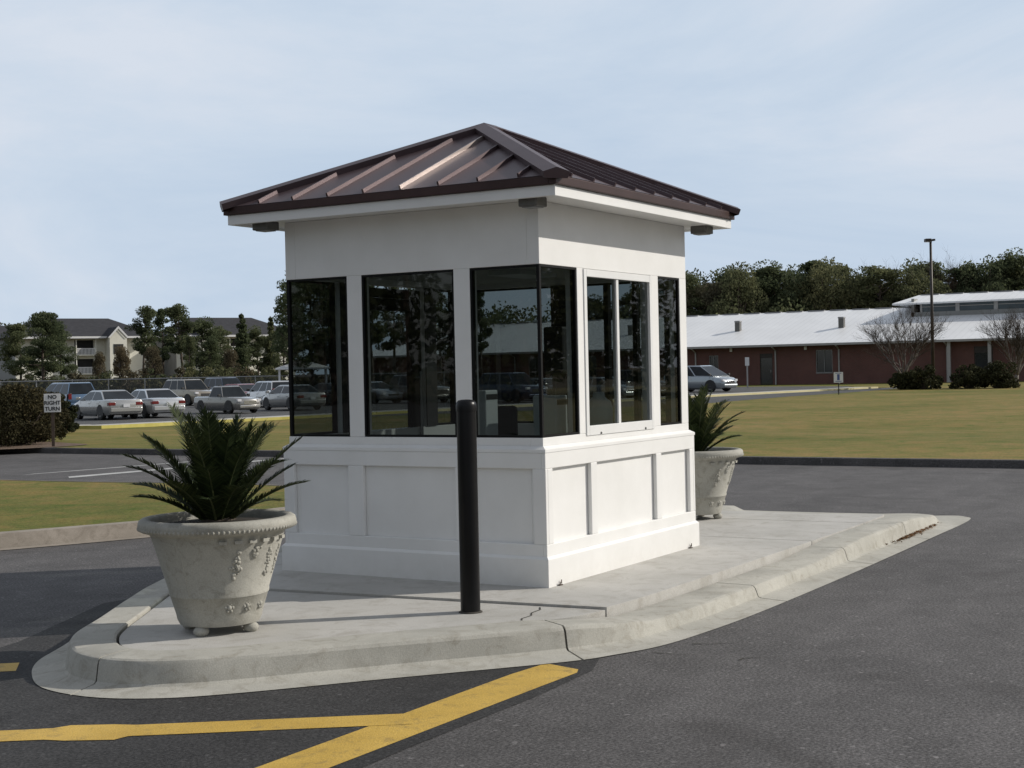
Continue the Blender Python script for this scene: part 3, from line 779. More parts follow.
f = MB(); f.box(-.14, -.10, 0, 0, .10, .42); f.build('casing', M['plastic'], cb, bevel=.02)
f = MB(); f.tube([(-.1, 0, -.01), (-.1, .02, -.35), (-.02, .03, -.5)], .012, 6); f.build('cord', M['plastic'], cb)

# ------------------------------------------------------------------ bollard
bo = empty('bollard', (-1.06, -.04, -.016)); tag(bo, 'glossy black steel bollard standing before the booth', 'bollard')
f = MB(); rr = .064
f.lathe([(rr, -.05), (rr, 1.305)], 40); f.build('post', M['black_gloss'], bo, smooth=True)
f = MB(); f.lathe([(rr + .003, 1.30), (rr + .004, 1.335), (rr, 1.355), (rr * .8, 1.369), (rr * .4, 1.374), (0.001, 1.375)], 40); f.build('cap', M['black_gloss'], bo, auto=40)
f = MB(); f.lathe([(rr + .014, 0.0005), (rr + .012, .006), (rr + .001, .010)], 40); f.build('sealant', M['joint'], bo, smooth=True)

# ------------------------------------------------------------------ planters with sago palms
def make_planter():
    r = empty('planter')
    f = MB()
    f.lathe([(0, .045), (.20, .045), (.225, .05), (.238, .075), (.243, .10), (.276, .205), (.281, .208), (.283, .222), (.281, .228), (.335, .40), (.375, .525), (.382, .54), (.40, .548), (.43, .556), (.443, .572), (.446, .592), (.440, .612), (.425, .622), (.40, .624), (.375, .615), (.36, .59), (.35, .555)], 72)
    f.build('bowl', M['pot'], r, auto=50)
    f = MB()
    for k in range(100):      # beading round the rim
        a = 2 * PI * k / 100; f.ball((.441 * math.cos(a), .441 * math.sin(a), .572), .0105, 6, 4)
    for k in range(28):      # dentils under it, worn away on the plain sides
        a = 2 * PI * (k + .5) / 28; m_ = Matrix.Rotation(a, 4, 'Z')
        if abs(math.sin(a + .45)) > .62: continue
        f.box(.372, -.022, .503, .392, .022, .52, m_)
    f.build('rim_beading', M['pot'], r, smooth=False)
    def rad(z): return .283 + (z - .228) * (.092 / .297)
    for sgn in range(2):
        base = sgn * PI - .45
        def lump(f, th, z, s): f.ball(((rad(z) - .003) * math.cos(base + th), (rad(z) - .003) * math.sin(base + th), z), s, 7, 5)
        for s0 in (-1, 1):          # hanging festoons of fruit and leaves
            f = MB()
            for q in range(44):
                t = random.random(); lump(f, s0 * (.36 - .05 * (1 - t)) + random.gauss(0, .012 + .045 * t * (1 - .55 * max(0, t - .7) / .3)), .465 - .155 * t, random.uniform(.007, .013))
            f.build('festoon', M['pot'], r, smooth=True)
        if sgn == 0:
            f = MB()
            for q in range(30): t = random.random(); lump(f, .62 + random.gauss(0, .015 + .02 * t), .47 - .16 * t, random.uniform(.007, .012))
            f.build('festoon', M['pot'], r, smooth=True)
        f = MB()
        for q in range(30): t = random.random(); lump(f, random.gauss(0, .045 * (1 - .7 * t)), .475 - .05 * t, random.uniform(.008, .014))
        f.build('grape_cluster', M['pot'], r, smooth=True)
        for k in (-1, 0, 1):
            f = MB(); a = base + k * .42; zz = .155; r0 = .241 + (zz - .10) * .314
            f.ball((r0 * math.cos(a), r0 * math.sin(a), zz), .016, 7, 5)
            for q in range(6):
                b = 2 * PI * q / 6; f.ball(((r0 - .001) * math.cos(a + .075 * math.cos(b)), (r0 - .001) * math.sin(a + .075 * math.cos(b)), zz + .021 * math.sin(b)), .011, 6, 4)
            f.build('rosette', M['pot'], r, smooth=True)
    for sgn in (1, -1):          # casting seams
        a = -.45 + sgn * 1.25 + (0 if sgn < 0 else .4); f = MB()
        f.tube([((rad(z) - .004) * math.cos(a), (rad(z) - .004) * math.sin(a), z) for z in (.225, .32, .42, .525)], .006, 6); f.build('casting_seam', M['pot'], r)
    for k in range(4):
        a = PI / 2 * k - .05
        f = MB(); f.ball((.20 * math.cos(a), .20 * math.sin(a), .024), .045, 12, 8, (1, 1, .68)); f.build('foot', M['pot'], r, smooth=True)
    f = MB(); f.lathe([(.365, .575), (.30, .585), (.15, .60), (.001, .61)], 40); f.build('soil', M['soil'], r, smooth=True)
    return r
def make_palm(seed):
    rnd = random.Random(seed)
    r = empty('sago_palm')
    f = MB(); f.lathe([(.10, .56), (.12, .64), (.11, .68), (.06, .70), (.001, .71)], 20)
    for k in range(40):
        a = rnd.uniform(0, 2 * PI); z = rnd.uniform(.57, .64); f.ball((.11 * math.cos(a), .11 * math.sin(a), z), .03, 5, 3, (1, 1, 1.6))
    f.build('stem', M['bark'], r)
    nf = 40
    for k in range(nf):
        az = k * 2.39996 + rnd.uniform(-.2, .2)
        u = (k + .5) / nf
        elev = R(86 - 58 * u ** 1.15 + rnd.uniform(-7, 7))
        ln = (.66 + .06 * math.sin(PI * min(1, u * 1.15)) - .17 * max(0, u - .30)) * rnd.uniform(.88, 1.08)
        bend = R(12 + 36 * u) * rnd.uniform(.5, 1.25)
        f = MB(); pts = []; p = Vector((.05 * math.cos(az), .05 * math.sin(az), .68 - .03 * u)); n_ = 30
        hd = Vector((math.cos(az), math.sin(az), 0)); e_l = elev; fr = []
        for i in range(n_ + 1):
            t = i / n_; e_l = elev - bend * t * t
            d = hd * math.cos(e_l) + Vector((0, 0, 1)) * math.sin(e_l)
            fr.append((p.copy(), d.copy())); p = p + d * ln / n_
        f.tube([q for q, _ in fr], [.009 - .0065 * i / n_ for i in range(n_ + 1)], 4)
        f.cur = 1
        side = hd.cross(Vector((0, 0, 1))).normalized()
        for i in range(3, n_ * 2 + 1):
            t = i / (n_ * 2); q, d = fr[min(n_, i // 2)]
            if i % 2 and i // 2 < n_: q = (q + fr[i // 2 + 1][0]) / 2
            nrm = side.cross(d).normalized()
            ll = .132 * (.3 + .7 * math.sin(PI * min(1, .10 + .76 * t))) * rnd.uniform(.86, 1.1)
            if t > .93: ll *= .8
            for sg in (-1, 1):
                dirn = (side * sg * .80 + d * (.48 + .40 * t) + nrm * .22 + Vector((rnd.gauss(0, .05), rnd.gauss(0, .05), rnd.gauss(0, .05)))).normalized()
                w = d * .006; tip = q + dirn * ll - nrm * ll * .10
                mid = q + dirn * ll * .55
                f.add([q - w, q + w, mid + w * .95, mid - w * .95, tip], [(0, 1, 2, 3), (3, 2, 4)])
        f.build('frond', [M['rachis'], M['sago']], r)
    return r
pl1 = make_planter(); pl1.location = (-2.228, 1.042, -.016); pl1.rotation_euler.z = R(-76); pl1.scale = (1.075, 1.075, 1.125)
tag(pl1, 'large cast stone planter with garland relief at the front end of the island', 'planter', 'stone planters on the island')
pa1 = make_palm(5); pa1.location = (-2.228, 1.042, -.016); pa1.rotation_euler.z = R(20)
tag(pa1, 'dark green sago palm in the front planter left of the booth', 'palm', 'sago palms in planters')
pl2 = copy_tree(pl1); pl2.location = (4.62, .86, 0); pl2.rotation_euler.z = R(-75)
pl2['label'] = 'cast stone planter half hidden behind the booth by its sunlit wall'
pa2 = copy_tree(pa1); pa2.location = (4.62, .86, 0); pa2.rotation_euler.z = R(150); pa2.scale = (.84, .84, .97)
pa2['label'] = 'sago palm in the rear planter peeping out right of the booth'

# ------------------------------------------------------------------ trees
def clump(mb, c, rx, rz, n, size, rnd, flat=1.0):
    for _ in range(n):
        while True:
            q = Vector((rnd.uniform(-1, 1), rnd.uniform(-1, 1), rnd.uniform(-1, 1)))
            if .25 < q.length < 1: break
        q = q * (q.length ** -.35)
        p = Vector(c) + Vector((q.x * rx, q.y * rx, q.z * rz))
        a = Vector((rnd.gauss(0, 1), rnd.gauss(0, 1), rnd.gauss(0, 1) * flat)).normalized()
        b = a.cross(Vector((rnd.gauss(0, 1), rnd.gauss(0, 1), rnd.gauss(0, 1)))).normalized()
        s = size * rnd.uniform(.55, 1.25)
        mb.add([p - a * s, p + b * s * .55, p + a * s, p - b * s * .55], [(0, 1, 2, 3)])
def limb(mb, p, d, ln, r0, rnd, bend=.25, n=4):
    pts = [Vector(p)]; d = Vector(d).normalized()
    for i in range(n):
        d = (d + Vector((rnd.gauss(0, bend), rnd.gauss(0, bend), rnd.gauss(0, bend * .5) + .05))).normalized()
        pts.append(pts[-1] + d * ln / n)
    mb.tube(pts, [r0 * (1 - .75 * i / n) for i in range(n + 1)], 5); return pts
def tree_pine(name, H, W, crown_from, seed, mat='pine', leaf=.125, dens=1.0):
    rnd = random.Random(seed); r = empty(name)
    tb = MB(); cb_ = MB()
    lean = rnd.uniform(-.03, .03)
    tr = [Vector((lean * H * t + .15 * math.sin(3 * t + seed), .1 * math.cos(2 * t + seed), H * .97 * t)) for t in [i / 8 for i in range(9)]]
    r0 = H * .016 + .05
    tb.tube([(0, 0, -.4)] + [tuple(p) for p in tr[1:]], [r0 * 1.15] + [r0 * (1 - .85 * i / 8) for i in range(1, 9)], 7)
    z = crown_from * H
    while z < H * .99:
        t = (z - crown_from * H) / (H * (1 - crown_from))
        wid = W * (.35 + .65 * math.sin(PI * (.18 + .72 * t)) ) * (1 - .45 * t ** 3)
        for k in range(rnd.choice((2, 3, 3))):
            a = rnd.uniform(0, 2 * PI); ln = wid * rnd.uniform(.45, 1.05)
            i = min(7, int(z / H / .97 * 8)); f_ = z / H / .97 * 8 - i
            p = tr[i].lerp(tr[i + 1], min(1, f_))
            pts = limb(tb, p, (math.cos(a), math.sin(a), rnd.uniform(-.05, .45)), ln, .05 + .03 * (1 - t), rnd, .16)
            for q, sz in ((pts[-1], 1.0), (pts[-2], .8)):
                if rnd.random() < .78:
                    rr_ = W * rnd.uniform(.24, .46) * sz
                    clump(cb_, q, rr_, rr_ * rnd.uniform(.4, .75), int(190 * dens * sz), leaf * .9, rnd)
        z += H * (1 - crown_from) * rnd.uniform(.055, .095)
    clump(cb_, tr[-1] + Vector((0, 0, .2)), W * .18, W * .22, int(60 * dens), leaf, rnd)
    tb.build('trunk', M['bark'], r, smooth=True); cb_.build('crown', M[mat], r); return r
def tree_conifer(name, H, W, seed, mat='pine', leaf=.14):
    rnd = random.Random(seed); r = empty(name); tb = MB(); cb_ = MB()
    tb.tube([(0, 0, -.4), (.05, 0, H * .5), (0, .05, H)], [H * .014 + .04, H * .009 + .02, .02], 6)
    z = H * .08
    while z < H:
        t = z / H; w = W * (1 - t) ** .85 * rnd.uniform(.75, 1.15)
        for k in range(5):
            a = rnd.uniform(0, 2 * PI); q = Vector((w * .65 * math.cos(a), w * .65 * math.sin(a), z - w * .12))
            tb.tube([(0, 0, z), tuple(q)], [.03, .012], 4)
            clump(cb_, q, w * .42 + .1, w * .22 + .14, 70, leaf, rnd)
        clump(cb_, (0, 0, z), w * .3 + .08, .3, 14, leaf, rnd)
        z += H * .055
    tb.build('trunk', M['bark'], r, smooth=True); cb_.build('crown', M[mat], r); return r
def tree_broad(name, H, W, seed, mat='broad', leaf=.14, dens=1.0, low=.25):
    rnd = random.Random(seed); r = empty(name); tb = MB(); cb_ = MB()
    fork = H * low
    tb.tube([(0, 0, -.4), (.05, .04, fork * .6), (0, .08, fork * 1.05)], [H * .026 + .06, H * .021 + .04, H * .017 + .03], 8)
    for k in range(40):
        a = rnd.uniform(0, 2 * PI); el = rnd.uniform(-.1, 1.45)
        ln = rnd.uniform(.5, 1.0)
        q = Vector((math.cos(a) * math.cos(el) * W * .8 * ln, math.sin(a) * math.cos(el) * W * .8 * ln, fork + (H - fork) * (.18 + .74 * math.sin(max(el, 0)) * ln + .1 * rnd.random())))
        m_ = Vector((q.x * .4, q.y * .4, fork + (q.z - fork) * .55))
        tb.tube([(0, .05, fork * .95), tuple(m_), tuple(q)], [H * .010 + .02, H * .006 + .015, .015], 5)
        rr_ = W * rnd.uniform(.22, .36)
        clump(cb_, q, rr_, rr_ * rnd.uniform(.6, .85), int(200 * dens), leaf, rnd)
    tb.build('trunk', M['bark'], r, smooth=True); cb_.build('crown', M[mat], r); return r
def tree_bare(name, H, W, seed, rad=1.0, twigs=2, mat='bark_grey'):  # finer twigs at every fork
    rnd = random.Random(seed); r = empty(name); tb = MB(); cb_ = MB()
    fork = H * .16
    tb.tube([(0, 0, -.4), (0, .03, fork * .6), (.03, 0, fork)], [.22 * rad, .18 * rad, .16 * rad], 7)
    def grow(p, d, ln, r_, lev):
        pts = limb(tb if lev < 2 else cb_, p, d, ln, r_, rnd, .13, 3)
        if lev >= 3 + (twigs > 1): return
        for k in range(5):
            t = rnd.choice((1, 2, 3, 3)); q = pts[t]; dd = (pts[t] - pts[t - 1]).normalized()
            nd = (dd + Vector((rnd.gauss(0, .42), rnd.gauss(0, .42), rnd.gauss(0, .30) + .10))).normalized()
            grow(q, nd, ln * rnd.uniform(.5, .72), r_ * .46, lev + 1)
    for k in range(10):
        a = 2 * PI * k / 10 + rnd.uniform(-.3, .3); s_ = rnd.uniform(.15, 1.25) * W / H * 1.45
        grow((.02, 0, fork * rnd.uniform(.7, 1)), (math.cos(a) * s_, math.sin(a) * s_, 1), H * .43 / math.sqrt(1 + .35 * s_ * s_), .085 * rad, 0)
    tb.build('trunk', M[mat], r, smooth=True); cb_.build('crown', M['twig'], r); return r
def shrub(name, H, W, seed, mat='shrub', n=46, leaf=.09, dens=60):
    rnd = random.Random(seed); r = empty(name); tb = MB(); cb_ = MB()
    for k in range(n):
        a = rnd.uniform(0, 2 * PI); rr_ = W * math.sqrt(rnd.random()) * .82; zz = H * rnd.uniform(.12, .9) * math.sqrt(max(.12, 1 - (rr_ / W) ** 2))
        q = Vector((rr_ * math.cos(a), rr_ * math.sin(a), zz))
        tb.tube([(q.x * .15, q.y * .15, -.05), (q.x * .6, q.y * .6, zz * .55), tuple(q)], [.025, .016, .006], 4)
        s_ = W * rnd.uniform(.16, .28); clump(cb_, q, s_, s_ * .75, dens, leaf, rnd)
    tb.build('stem', M['bark'], r); cb_.build('foliage', M[mat], r); return r

CAM = Vector((-8.9314, -5.096, 1.54)); YAW = .539
FW = Vector((math.cos(YAW), math.sin(YAW))); RT = Vector((FW.y, -FW.x))
def spot(lat, dep):
    """point on the ground: dep metres ahead of the photographer's spot, lat metres to the right"""
    p = Vector((CAM.x, CAM.y)) + FW * dep + RT * lat; return p.x, p.y
F_ = 1449.7
def lat_of(px, dep): return (px - 512) / F_ * dep
def zof(px, py, dep): return 1.54 + ((370.4 - .0216 * (px - 512)) - py) * dep / F_

PINES = [tree_pine('pine_tree', 10, 2.2, .30, 11), tree_pine('pine_tree', 10, 1.9, .42, 12), tree_pine('pine_tree', 10, 2.5, .22, 13, dens=1.25), tree_pine('pine_tree', 10, 2.0, .5, 14)]
DENSE = tree_pine('evergreen_tree', 10, 2.7, .04, 15, dens=2.0)
CONI = [tree_conifer('conifer_tree', 8, 1.7, 21), tree_conifer('conifer_tree', 8, 1.4, 22)]
BROAD = [tree_broad('leafy_tree', 9, 3.6, 31), tree_broad('leafy_tree', 9, 4.2, 32, dens=1.2), tree_broad('leafy_tree', 9, 3.2, 33, mat='olive')]
BARE = [tree_bare('bare_tree', 9, 3.0, 41)]
used = set()
def place(proto, px, top, dep, H0, wscale=1.0, label='', cat='tree', group=None, base=-.28, rz=None):
    x, y = spot(lat_of(px, dep), dep)
    hh = zof(px, top, dep) - base
    o = proto if proto not in used else copy_tree(proto)
    used.add(proto)
    s_ = hh / H0
    o.location = (x, y, base); o.scale = (s_ * wscale, s_ * wscale, s_); o.rotation_euler.z = random.uniform(0, 2 * PI) if rz is None else rz
    tag(o, label, cat, group)
    return o
# woodland behind the school: each tree placed by kind
WOOD = [(455, 300, 176, 'P'), (478, 312, 172, 'P'), (500, 318, 170, 'B'), (520, 325, 182, 'P'), (545, 318, 178, 'B'), (565, 312, 170, 'P'), (588, 300, 175, 'P'), (606, 305, 170, 'B'), (628, 296, 172, 'P'), (648, 284, 176, 'B'), (668, 276, 170, 'P'),
        (688, 275, 168, 'P'), (700, 271, 174, 'B'), (714, 277, 166, 'O'), (727, 273, 172, 'P'), (739, 268, 164, 'B'), (752, 275, 170, 'O'), (763, 271, 175, 'P'), (775, 267, 168, 'P'), (788, 272, 172, 'O'), (800, 268, 166, 'B'), (812, 264, 173, 'P'), (823, 260, 165, 'B'), (836, 266, 172, 'P'), (848, 266, 166, 'B'), (861, 272, 174, 'O'), (870, 277, 168, 'N'), (879, 269, 164, 'P'), (892, 277, 172, 'N'), (905, 274, 166, 'O'), (919, 262, 162, 'B'), (930, 264, 170, 'P'), (944, 276, 172, 'N'), (956, 268, 168, 'N'), (966, 271, 174, 'O'), (978, 266, 166, 'P'), (988, 259, 164, 'B'), (1000, 264, 172, 'P'), (1010, 257, 166, 'P'), (1020, 262, 170, 'O'), (1034, 260, 166, 'B'), (1050, 258, 170, 'P'), (1068, 263, 168, 'B'), (1090, 256, 172, 'P')]
KN = {'P': 'pine', 'B': 'dark rounded tree', 'O': 'olive brown tree', 'N': 'grey bare tree'}
for i, (px, top, dep, k) in enumerate(WOOD):
    if k == 'P': pr, h0, ws = PINES[i % 4], 10, 1.35
    elif k == 'B': pr, h0, ws = BROAD[i % 2], 9, .80
    elif k == 'O': pr, h0, ws = BROAD[2], 9, .95
    else: pr, h0, ws = BARE[0], 9, 1.0
    lab = {'P': 'tall pine in the woodland behind the white roofed school', 'B': 'dark rounded evergreen in the woodland behind the white roofed school', 'O': 'olive brown tree in the woodland behind the white roofed school', 'N': 'grey leafless tree in the woodland behind the white roofed school'}[k]
    place(pr, px, top, dep, h0, ws, lab, group={'P': 'woodland pines behind the school', 'B': 'dark rounded woodland trees', 'O': 'olive brown woodland trees', 'N': 'leafless woodland trees'}[k])
# denser understorey filling the wood below the crowns
mb = MB(); rnd = random.Random(3)
for px in range(430, 1130, 9):
    dep = rnd.uniform(158, 185); x, y = spot(lat_of(px, dep), dep)
    for q in range(3): clump(mb, (x + rnd.uniform(-2, 2), y + rnd.uniform(-2, 2), rnd.uniform(2, 7.5)), 2.4, 2.2, 170, .26, rnd)
tag(mb.build('undergrowth', M['pine']), 'dark mass of woodland undergrowth behind the white roofed school', 'undergrowth', kind='stuff')

LEFT = [(22, 326, 150, 'Q', 1.1), (43, 315, 140, 'Q', 1.25), (62, 326, 146, 'Q', .8), (101, 349, 150, 'O', .5), (122, 343, 155, 'O', .55), (144, 308, 135, 'P3', .85), (163, 311, 138, 'P1', .75), (183, 306, 132, 'P3', 1.0), (203, 322, 140, 'P2', 1.25), (222, 328, 142, 'P0', 1.1), (243, 313, 136, 'C0', 1.0), (258, 330, 140, 'P2', 1.0), (272, 316, 138, 'C1', 1.0), (284, 326, 134, 'P0', 1.0),
        (152, 343, 126, 'O', .6), (190, 338, 127, 'Q', .5), (211, 340, 129, 'P2', .9), (232, 346, 126, 'O', .55),
        (293, 283, 112, 'P0', .85), (312, 272, 118, 'P2', 1.1), (330, 282, 115, 'P0', 1.0), (349, 276, 120, 'P2', 1.0), (372, 286, 116, 'P3', .9), (394, 280, 120, 'P1', .8), (418, 290, 118, 'P3', .85), (440, 284, 122, 'P1', .85), (481, 290, 116, 'P1', .62), (460, 300, 121, 'P0', .9)]
LL = {'Q': 'dense evergreen growing before the cream apartment blocks', 'O': 'small sparse olive tree before the gabled apartment entrance', 'P': 'slender pine behind the chain link fence', 'C': 'narrow pointed conifer before the far apartment block'}
for i, (px, top, dep, k, ws) in enumerate(LEFT):
    if k == 'Q': pr, h0, ws2 = DENSE, 10, ws * .95
    elif k == 'O': pr, h0, ws2 = BROAD[2], 9, ws
    elif k[0] == 'P': pr, h0, ws2 = PINES[int(k[1])], 10, ws
    else: pr, h0, ws2 = CONI[int(k[1])], 8, ws
    lab = LL[k[0]]; grp = {'Q': 'dense evergreens by the left apartments', 'O': 'small olive trees by the apartments', 'P': 'pines behind the fence', 'C': 'pointed conifers by the apartments'}[k[0]]
    if px > 290: lab, grp = 'tall dark pine standing behind the booth, seen through its windows', 'pines behind the booth'
    place(pr, px, top, dep, h0, ws2, lab, group=grp, base=-.4)
for px, top in ((-12, 326), (2, 322), (14, 325), (26, 322)):
    place(BROAD[0], px, top, 330, 9, .8, 'far dark tree on the skyline left of the apartments', group='far skyline trees', base=-.4)
for i, (px, dep, H, W, mt) in enumerate([(78, 122, 2.7, 1.5, 'olive'), (104, 124, 3.0, 1.7, 'broad'), (131, 121, 3.2, 1.6, 'olive'), (158, 124, 3.4, 1.7, 'broad'), (178, 122, 3.0, 1.5, 'olive'), (201, 124, 3.6, 1.8, 'broad'), (224, 122, 3.2, 1.6, 'broad'), (247, 124, 3.0, 1.6, 'olive'), (268, 122, 3.3, 1.5, 'broad')]):
    sh = shrub('shrub', H, W, 120 + i, mat=mt, n=34, leaf=.12, dens=46); x, y = spot(lat_of(px, dep), dep); sh.location = (x, y, -.3)
    tag(sh, 'thin olive shrub between the chain link fence and the apartments' if mt == 'olive' else 'green bushy sapling between the chain link fence and the apartments', 'shrub', 'olive shrubs behind the fence' if mt == 'olive' else 'green saplings behind the fence')
# hedge of scrub behind the fence
mb = MB(); rnd = random.Random(8)
for px in range(-40, 480, 7):
    dep = rnd.uniform(119, 127); x, y = spot(lat_of(px, dep), dep)
    clump(mb, (x, y, .7), 1.0, .95, 110, .22, rnd)
tag(mb.build('scrub', M['shrub']), 'low dark scrub growing behind the chain link fence', 'scrub', kind='stuff')

# woods to either side of the photographer, mirrored in the booth glass
def side_wood(a0, a1, d0, d1, hgt, seed, label):
    rnd = random.Random(seed); mb = MB(); mb.cur = 0
    for k in range(46):
        a = R(rnd.uniform(a0, a1)); d = rnd.uniform(d0, d1); x, y = d * math.cos(a), d * math.sin(a)
        hh = hgt * rnd.uniform(.75, 1.15); z0 = interp(x, GZ)
        mb.cur = 1; mb.tube([(x, y, z0 - .2), (x + .2, y, hh * .5), (x, y + .1, hh * .95)], [.22, .16, .05], 6); mb.cur = 0
        for q in range(9):
            t = rnd.uniform(.12, 1); w_ = hh * .24 * (1.15 - .55 * t)
            clump(mb, (x + rnd.gauss(0, w_ * .5), y + rnd.gauss(0, w_ * .5), hh * t), w_, w_ * .7, 80, .34, rnd)
    tag(mb.build('woodland', [M['pine'], M['bark']]), label, 'woodland', kind='stuff')
side_wood(-54, -8, 85, 105, 13, 91, 'pine wood off to the right, mirrored dimly in the sunlit booth windows')
side_wood(128, 178, 70, 90, 13, 92, 'pine wood off to the left, mirrored dimly in the shaded booth windows')

# bare trees and shrubs in front of the school
bt = tree_bare('bare_tree', 5.3, 2.6, 51, .8)
x, y = spot(lat_of(903, 97), 97); bt.location = (x, y, -.25); tag(bt, 'leafless spreading tree before the school beside the tall lamp post', 'tree')
bt2 = tree_bare('bare_tree', 4.9, 2.4, 53, .8)
x, y = spot(lat_of(1017, 95), 95); bt2.location = (x, y, -.25); tag(bt2, 'leafless tree before the school at the right edge', 'tree')
SHR = [(903, 93.5, 1.25, 1.0, 'dark shrub at the foot of the left bare tree'), (925, 92.5, 1.75, 1.15, 'dark shrub at the foot of the tall lamp post'), (968, 92, 1.7, 1.25, 'broad dark shrub between the two bare trees'), (1000, 91, 1.85, 1.35, 'dark shrub at the foot of the right bare tree')]
for i, (px, dep, H, W, lab) in enumerate(SHR):
    sh = shrub('shrub', H, W, 60 + i, n=60, leaf=.08, dens=100); x, y = spot(lat_of(px, dep), dep); sh.location = (x, y, -.25); tag(sh, lab, 'shrub', 'shrubs before the school')
# shrubs at the left of the lawn
for i, (px, dep, H, W, lab, mt) in enumerate([(-22, 35, 1.75, 1.3, 'large brownish shrub cut by the left edge of the picture', 'shrub_brown'), (12, 36, 1.72, 1.15, 'large brownish shrub left of the white turn sign', 'shrub_brown'), (36, 38, 1.55, .95, 'brownish green shrub just behind the white turn sign', 'shrub_brown'), (61, 46, 1.45, .55, 'small upright shrub right of the white turn sign', 'shrub')]):
    sh = shrub('shrub', H, W, 70 + i, mat=mt, n=80, leaf=.038, dens=170); x, y = spot(lat_of(px, dep), dep); sh.location = (x, y, zl(x)); tag(sh, lab, 'shrub', 'shrubs beside the turn sign')
mb_pts = []
cx_, cy_ = spot(lat_of(15, 35.6), 35.6)
sheet('mulch_bed', [(cx_ + 1.9 * math.cos(a) + .3 * math.sin(3 * a) - .2, cy_ + 2.6 * math.sin(a) + .6) for a in [2 * PI * k / 24 for k in range(24)]], zl, [16, 30], M['mulch'], off=.012)

# ------------------------------------------------------------------ signs
sg = empty('road_sign', (15.05, 22.0, -.02), YAW + .315 + PI - .06); tag(sg, 'white NO RIGHT TURN sign on a dark post beside the left shrubs', 'sign')
# local +x points to the viewer
f = MB(); f.box(-.06, -.035, -.1, -.012, .035, 1.20); f.build('post', M['post_brown'], sg)
f = MB(); f.box(-.012, -.19, .80, .0, .19, 1.24); bd = f.build('board', M['sign_white'], sg, bevel=.004)
def text_mesh(s, size, name, mat, parent, mtx, ext=.002, bold=.012):
    cu = bpy.data.curves.new(name, 'FONT'); cu.body = s; cu.size = size; cu.align_x = 'CENTER'; cu.align_y = 'CENTER'; cu.extrude = ext; cu.offset = bold * size
    o = bpy.data.objects.new(name, cu); COL.objects.link(o)
    dg = bpy.context.evaluated_depsgraph_get(); me = bpy.data.meshes.new_from_object(o.evaluated_get(dg))
    bpy.data.objects.remove(o); me.materials.clear(); me.materials.append(mat)
    t = bpy.data.objects.new(name, me); COL.objects.link(t); t.parent = parent; t.matrix_local = mtx; return t
face = Matrix(((0, 0, 1, 0), (1, 0, 0, 0), (0, 1, 0, 0), (0, 0, 0, 1)))
for s_, z in (('NO', 1.16), ('RIGHT', 1.02), ('TURN', .88)):
    text_mesh(s_, .128, 'lettering', M['sign_black'], bd, Matrix.Translation((.003, 0, z)) @ face, bold=.03)
x, y = spot(lat_of(838.5, 82.5), 82.5)
s2 = empty('road_sign', (x, y, -.24), YAW - .22 + PI); tag(s2, 'small white sign with blue marks on a short post before the school lawn', 'sign')
f = MB(); f.box(-.06, -.03, -.1, -.01, .03, 1.2); f.build('post', M['pole'], s2)
f = MB(); f.box(-.01, -.26, .68, .005, .26, 1.28); bd = f.build('board', M['sign_white'], s2)
f = MB(); f.box(.0055, -.07, .82, .010, .07, 1.16); f.box(.0055, -.17, .74, .010, .17, .775); f.box(.0055, -.17, 1.20, .010, .17, 1.23); f.build('emblem', M['sign_blue'], bd)
x, y = spot(lat_of(747.5, 112), 112)
s3 = empty('road_sign', (x, y, -.24), YAW - .155 + PI); tag(s3, 'tall narrow grey sign post before the school wall, right of the minivan', 'sign')
f = MB(); f.box(-.05, -.06, -.1, .0, .06, 2.35); f.build('post', M['downspout'], s3)
f = MB(); f.box(.001, -.16, 1.75, .02, .16, 2.4); f.build('board', M['sign_white'], s3)

# lamp post
lx, ly = spot(lat_of(933.2, 100), 100)
lp = empty('lamp_post', (lx, ly, -.25), YAW); tag(lp, 'tall dark lamp post with shoebox head before the school', 'lamp post')
f = MB(); f.tube([(0, 0, -.3), (0, 0, 5), (0, 0, 10.2)], [.13, .11, .085], 10); f.build('pole', M['pole'], lp, smooth=True)
f = MB(); f.box(-.2, -.2, -.1, .2, .2, .35); f.build('base', M['curb'], lp)
f = MB(); f.box(-.22, -.02, 10.02, .22, .40, 10.24); f.box(-.05, -.12, 10.05, .05, 0, 10.15); f.box(-.15, -.30, 10.08, .15, -.10, 10.22); hd_ = f.build('lamp_head', M['pole'], lp, bevel=.03)
f = MB(); f.box(-.18, .02, 10.0, .18, .36, 10.018); f.build('lens', M['lens_white'], hd_)

# ------------------------------------------------------------------ school building
sc = empty('school_building', (114, 30, -.25)); tag(sc, 'long low red brick school with white metal roof behind the lawn', 'building')
X0 = 114; Y0, Y1 = -45, 86; ZB = -.3; EA = 3.55; RD = 13; RIDGE = 6.65
def loc(v): return (v[0] - 114, v[1] - 30, v[2] + .25)
class BM_(MB):
    def build(s, *a, **k): s.v = [loc(p) for p in s.v]; return MB.build(s, *a, **k)
wins = [(37.3, 35.8, .8, 2.75), (47.4, 46.5, .7, 2.5), (60.5, 59, .8, 2.75), (66.5, 65, .8, 2.75), (14.5, 12.5, .8, 2.75), (5, 3, .8, 2.75), (-6, -8, .8, 2.75)]
doors = [(42.5, 41.3, 2.55), (55, 53.8, 2.55), (23.7, 22.2, 2.7)]
f = BM_()
ops = sorted([(min(a, b), max(a, b), z0, z1) for a, b, z0, z1 in wins] + [(min(a, b), max(a, b), ZB, z1) for a, b, z1 in doors])
y = Y0
for a, b, z0, z1 in ops:
    f.box(X0, y, ZB, X0 + .3, a, EA); 
    if z0 > ZB: f.box(X0, a, ZB, X0 + .3, b, z0)
    f.box(X0, a, z1, X0 + .3, b, EA); y = b
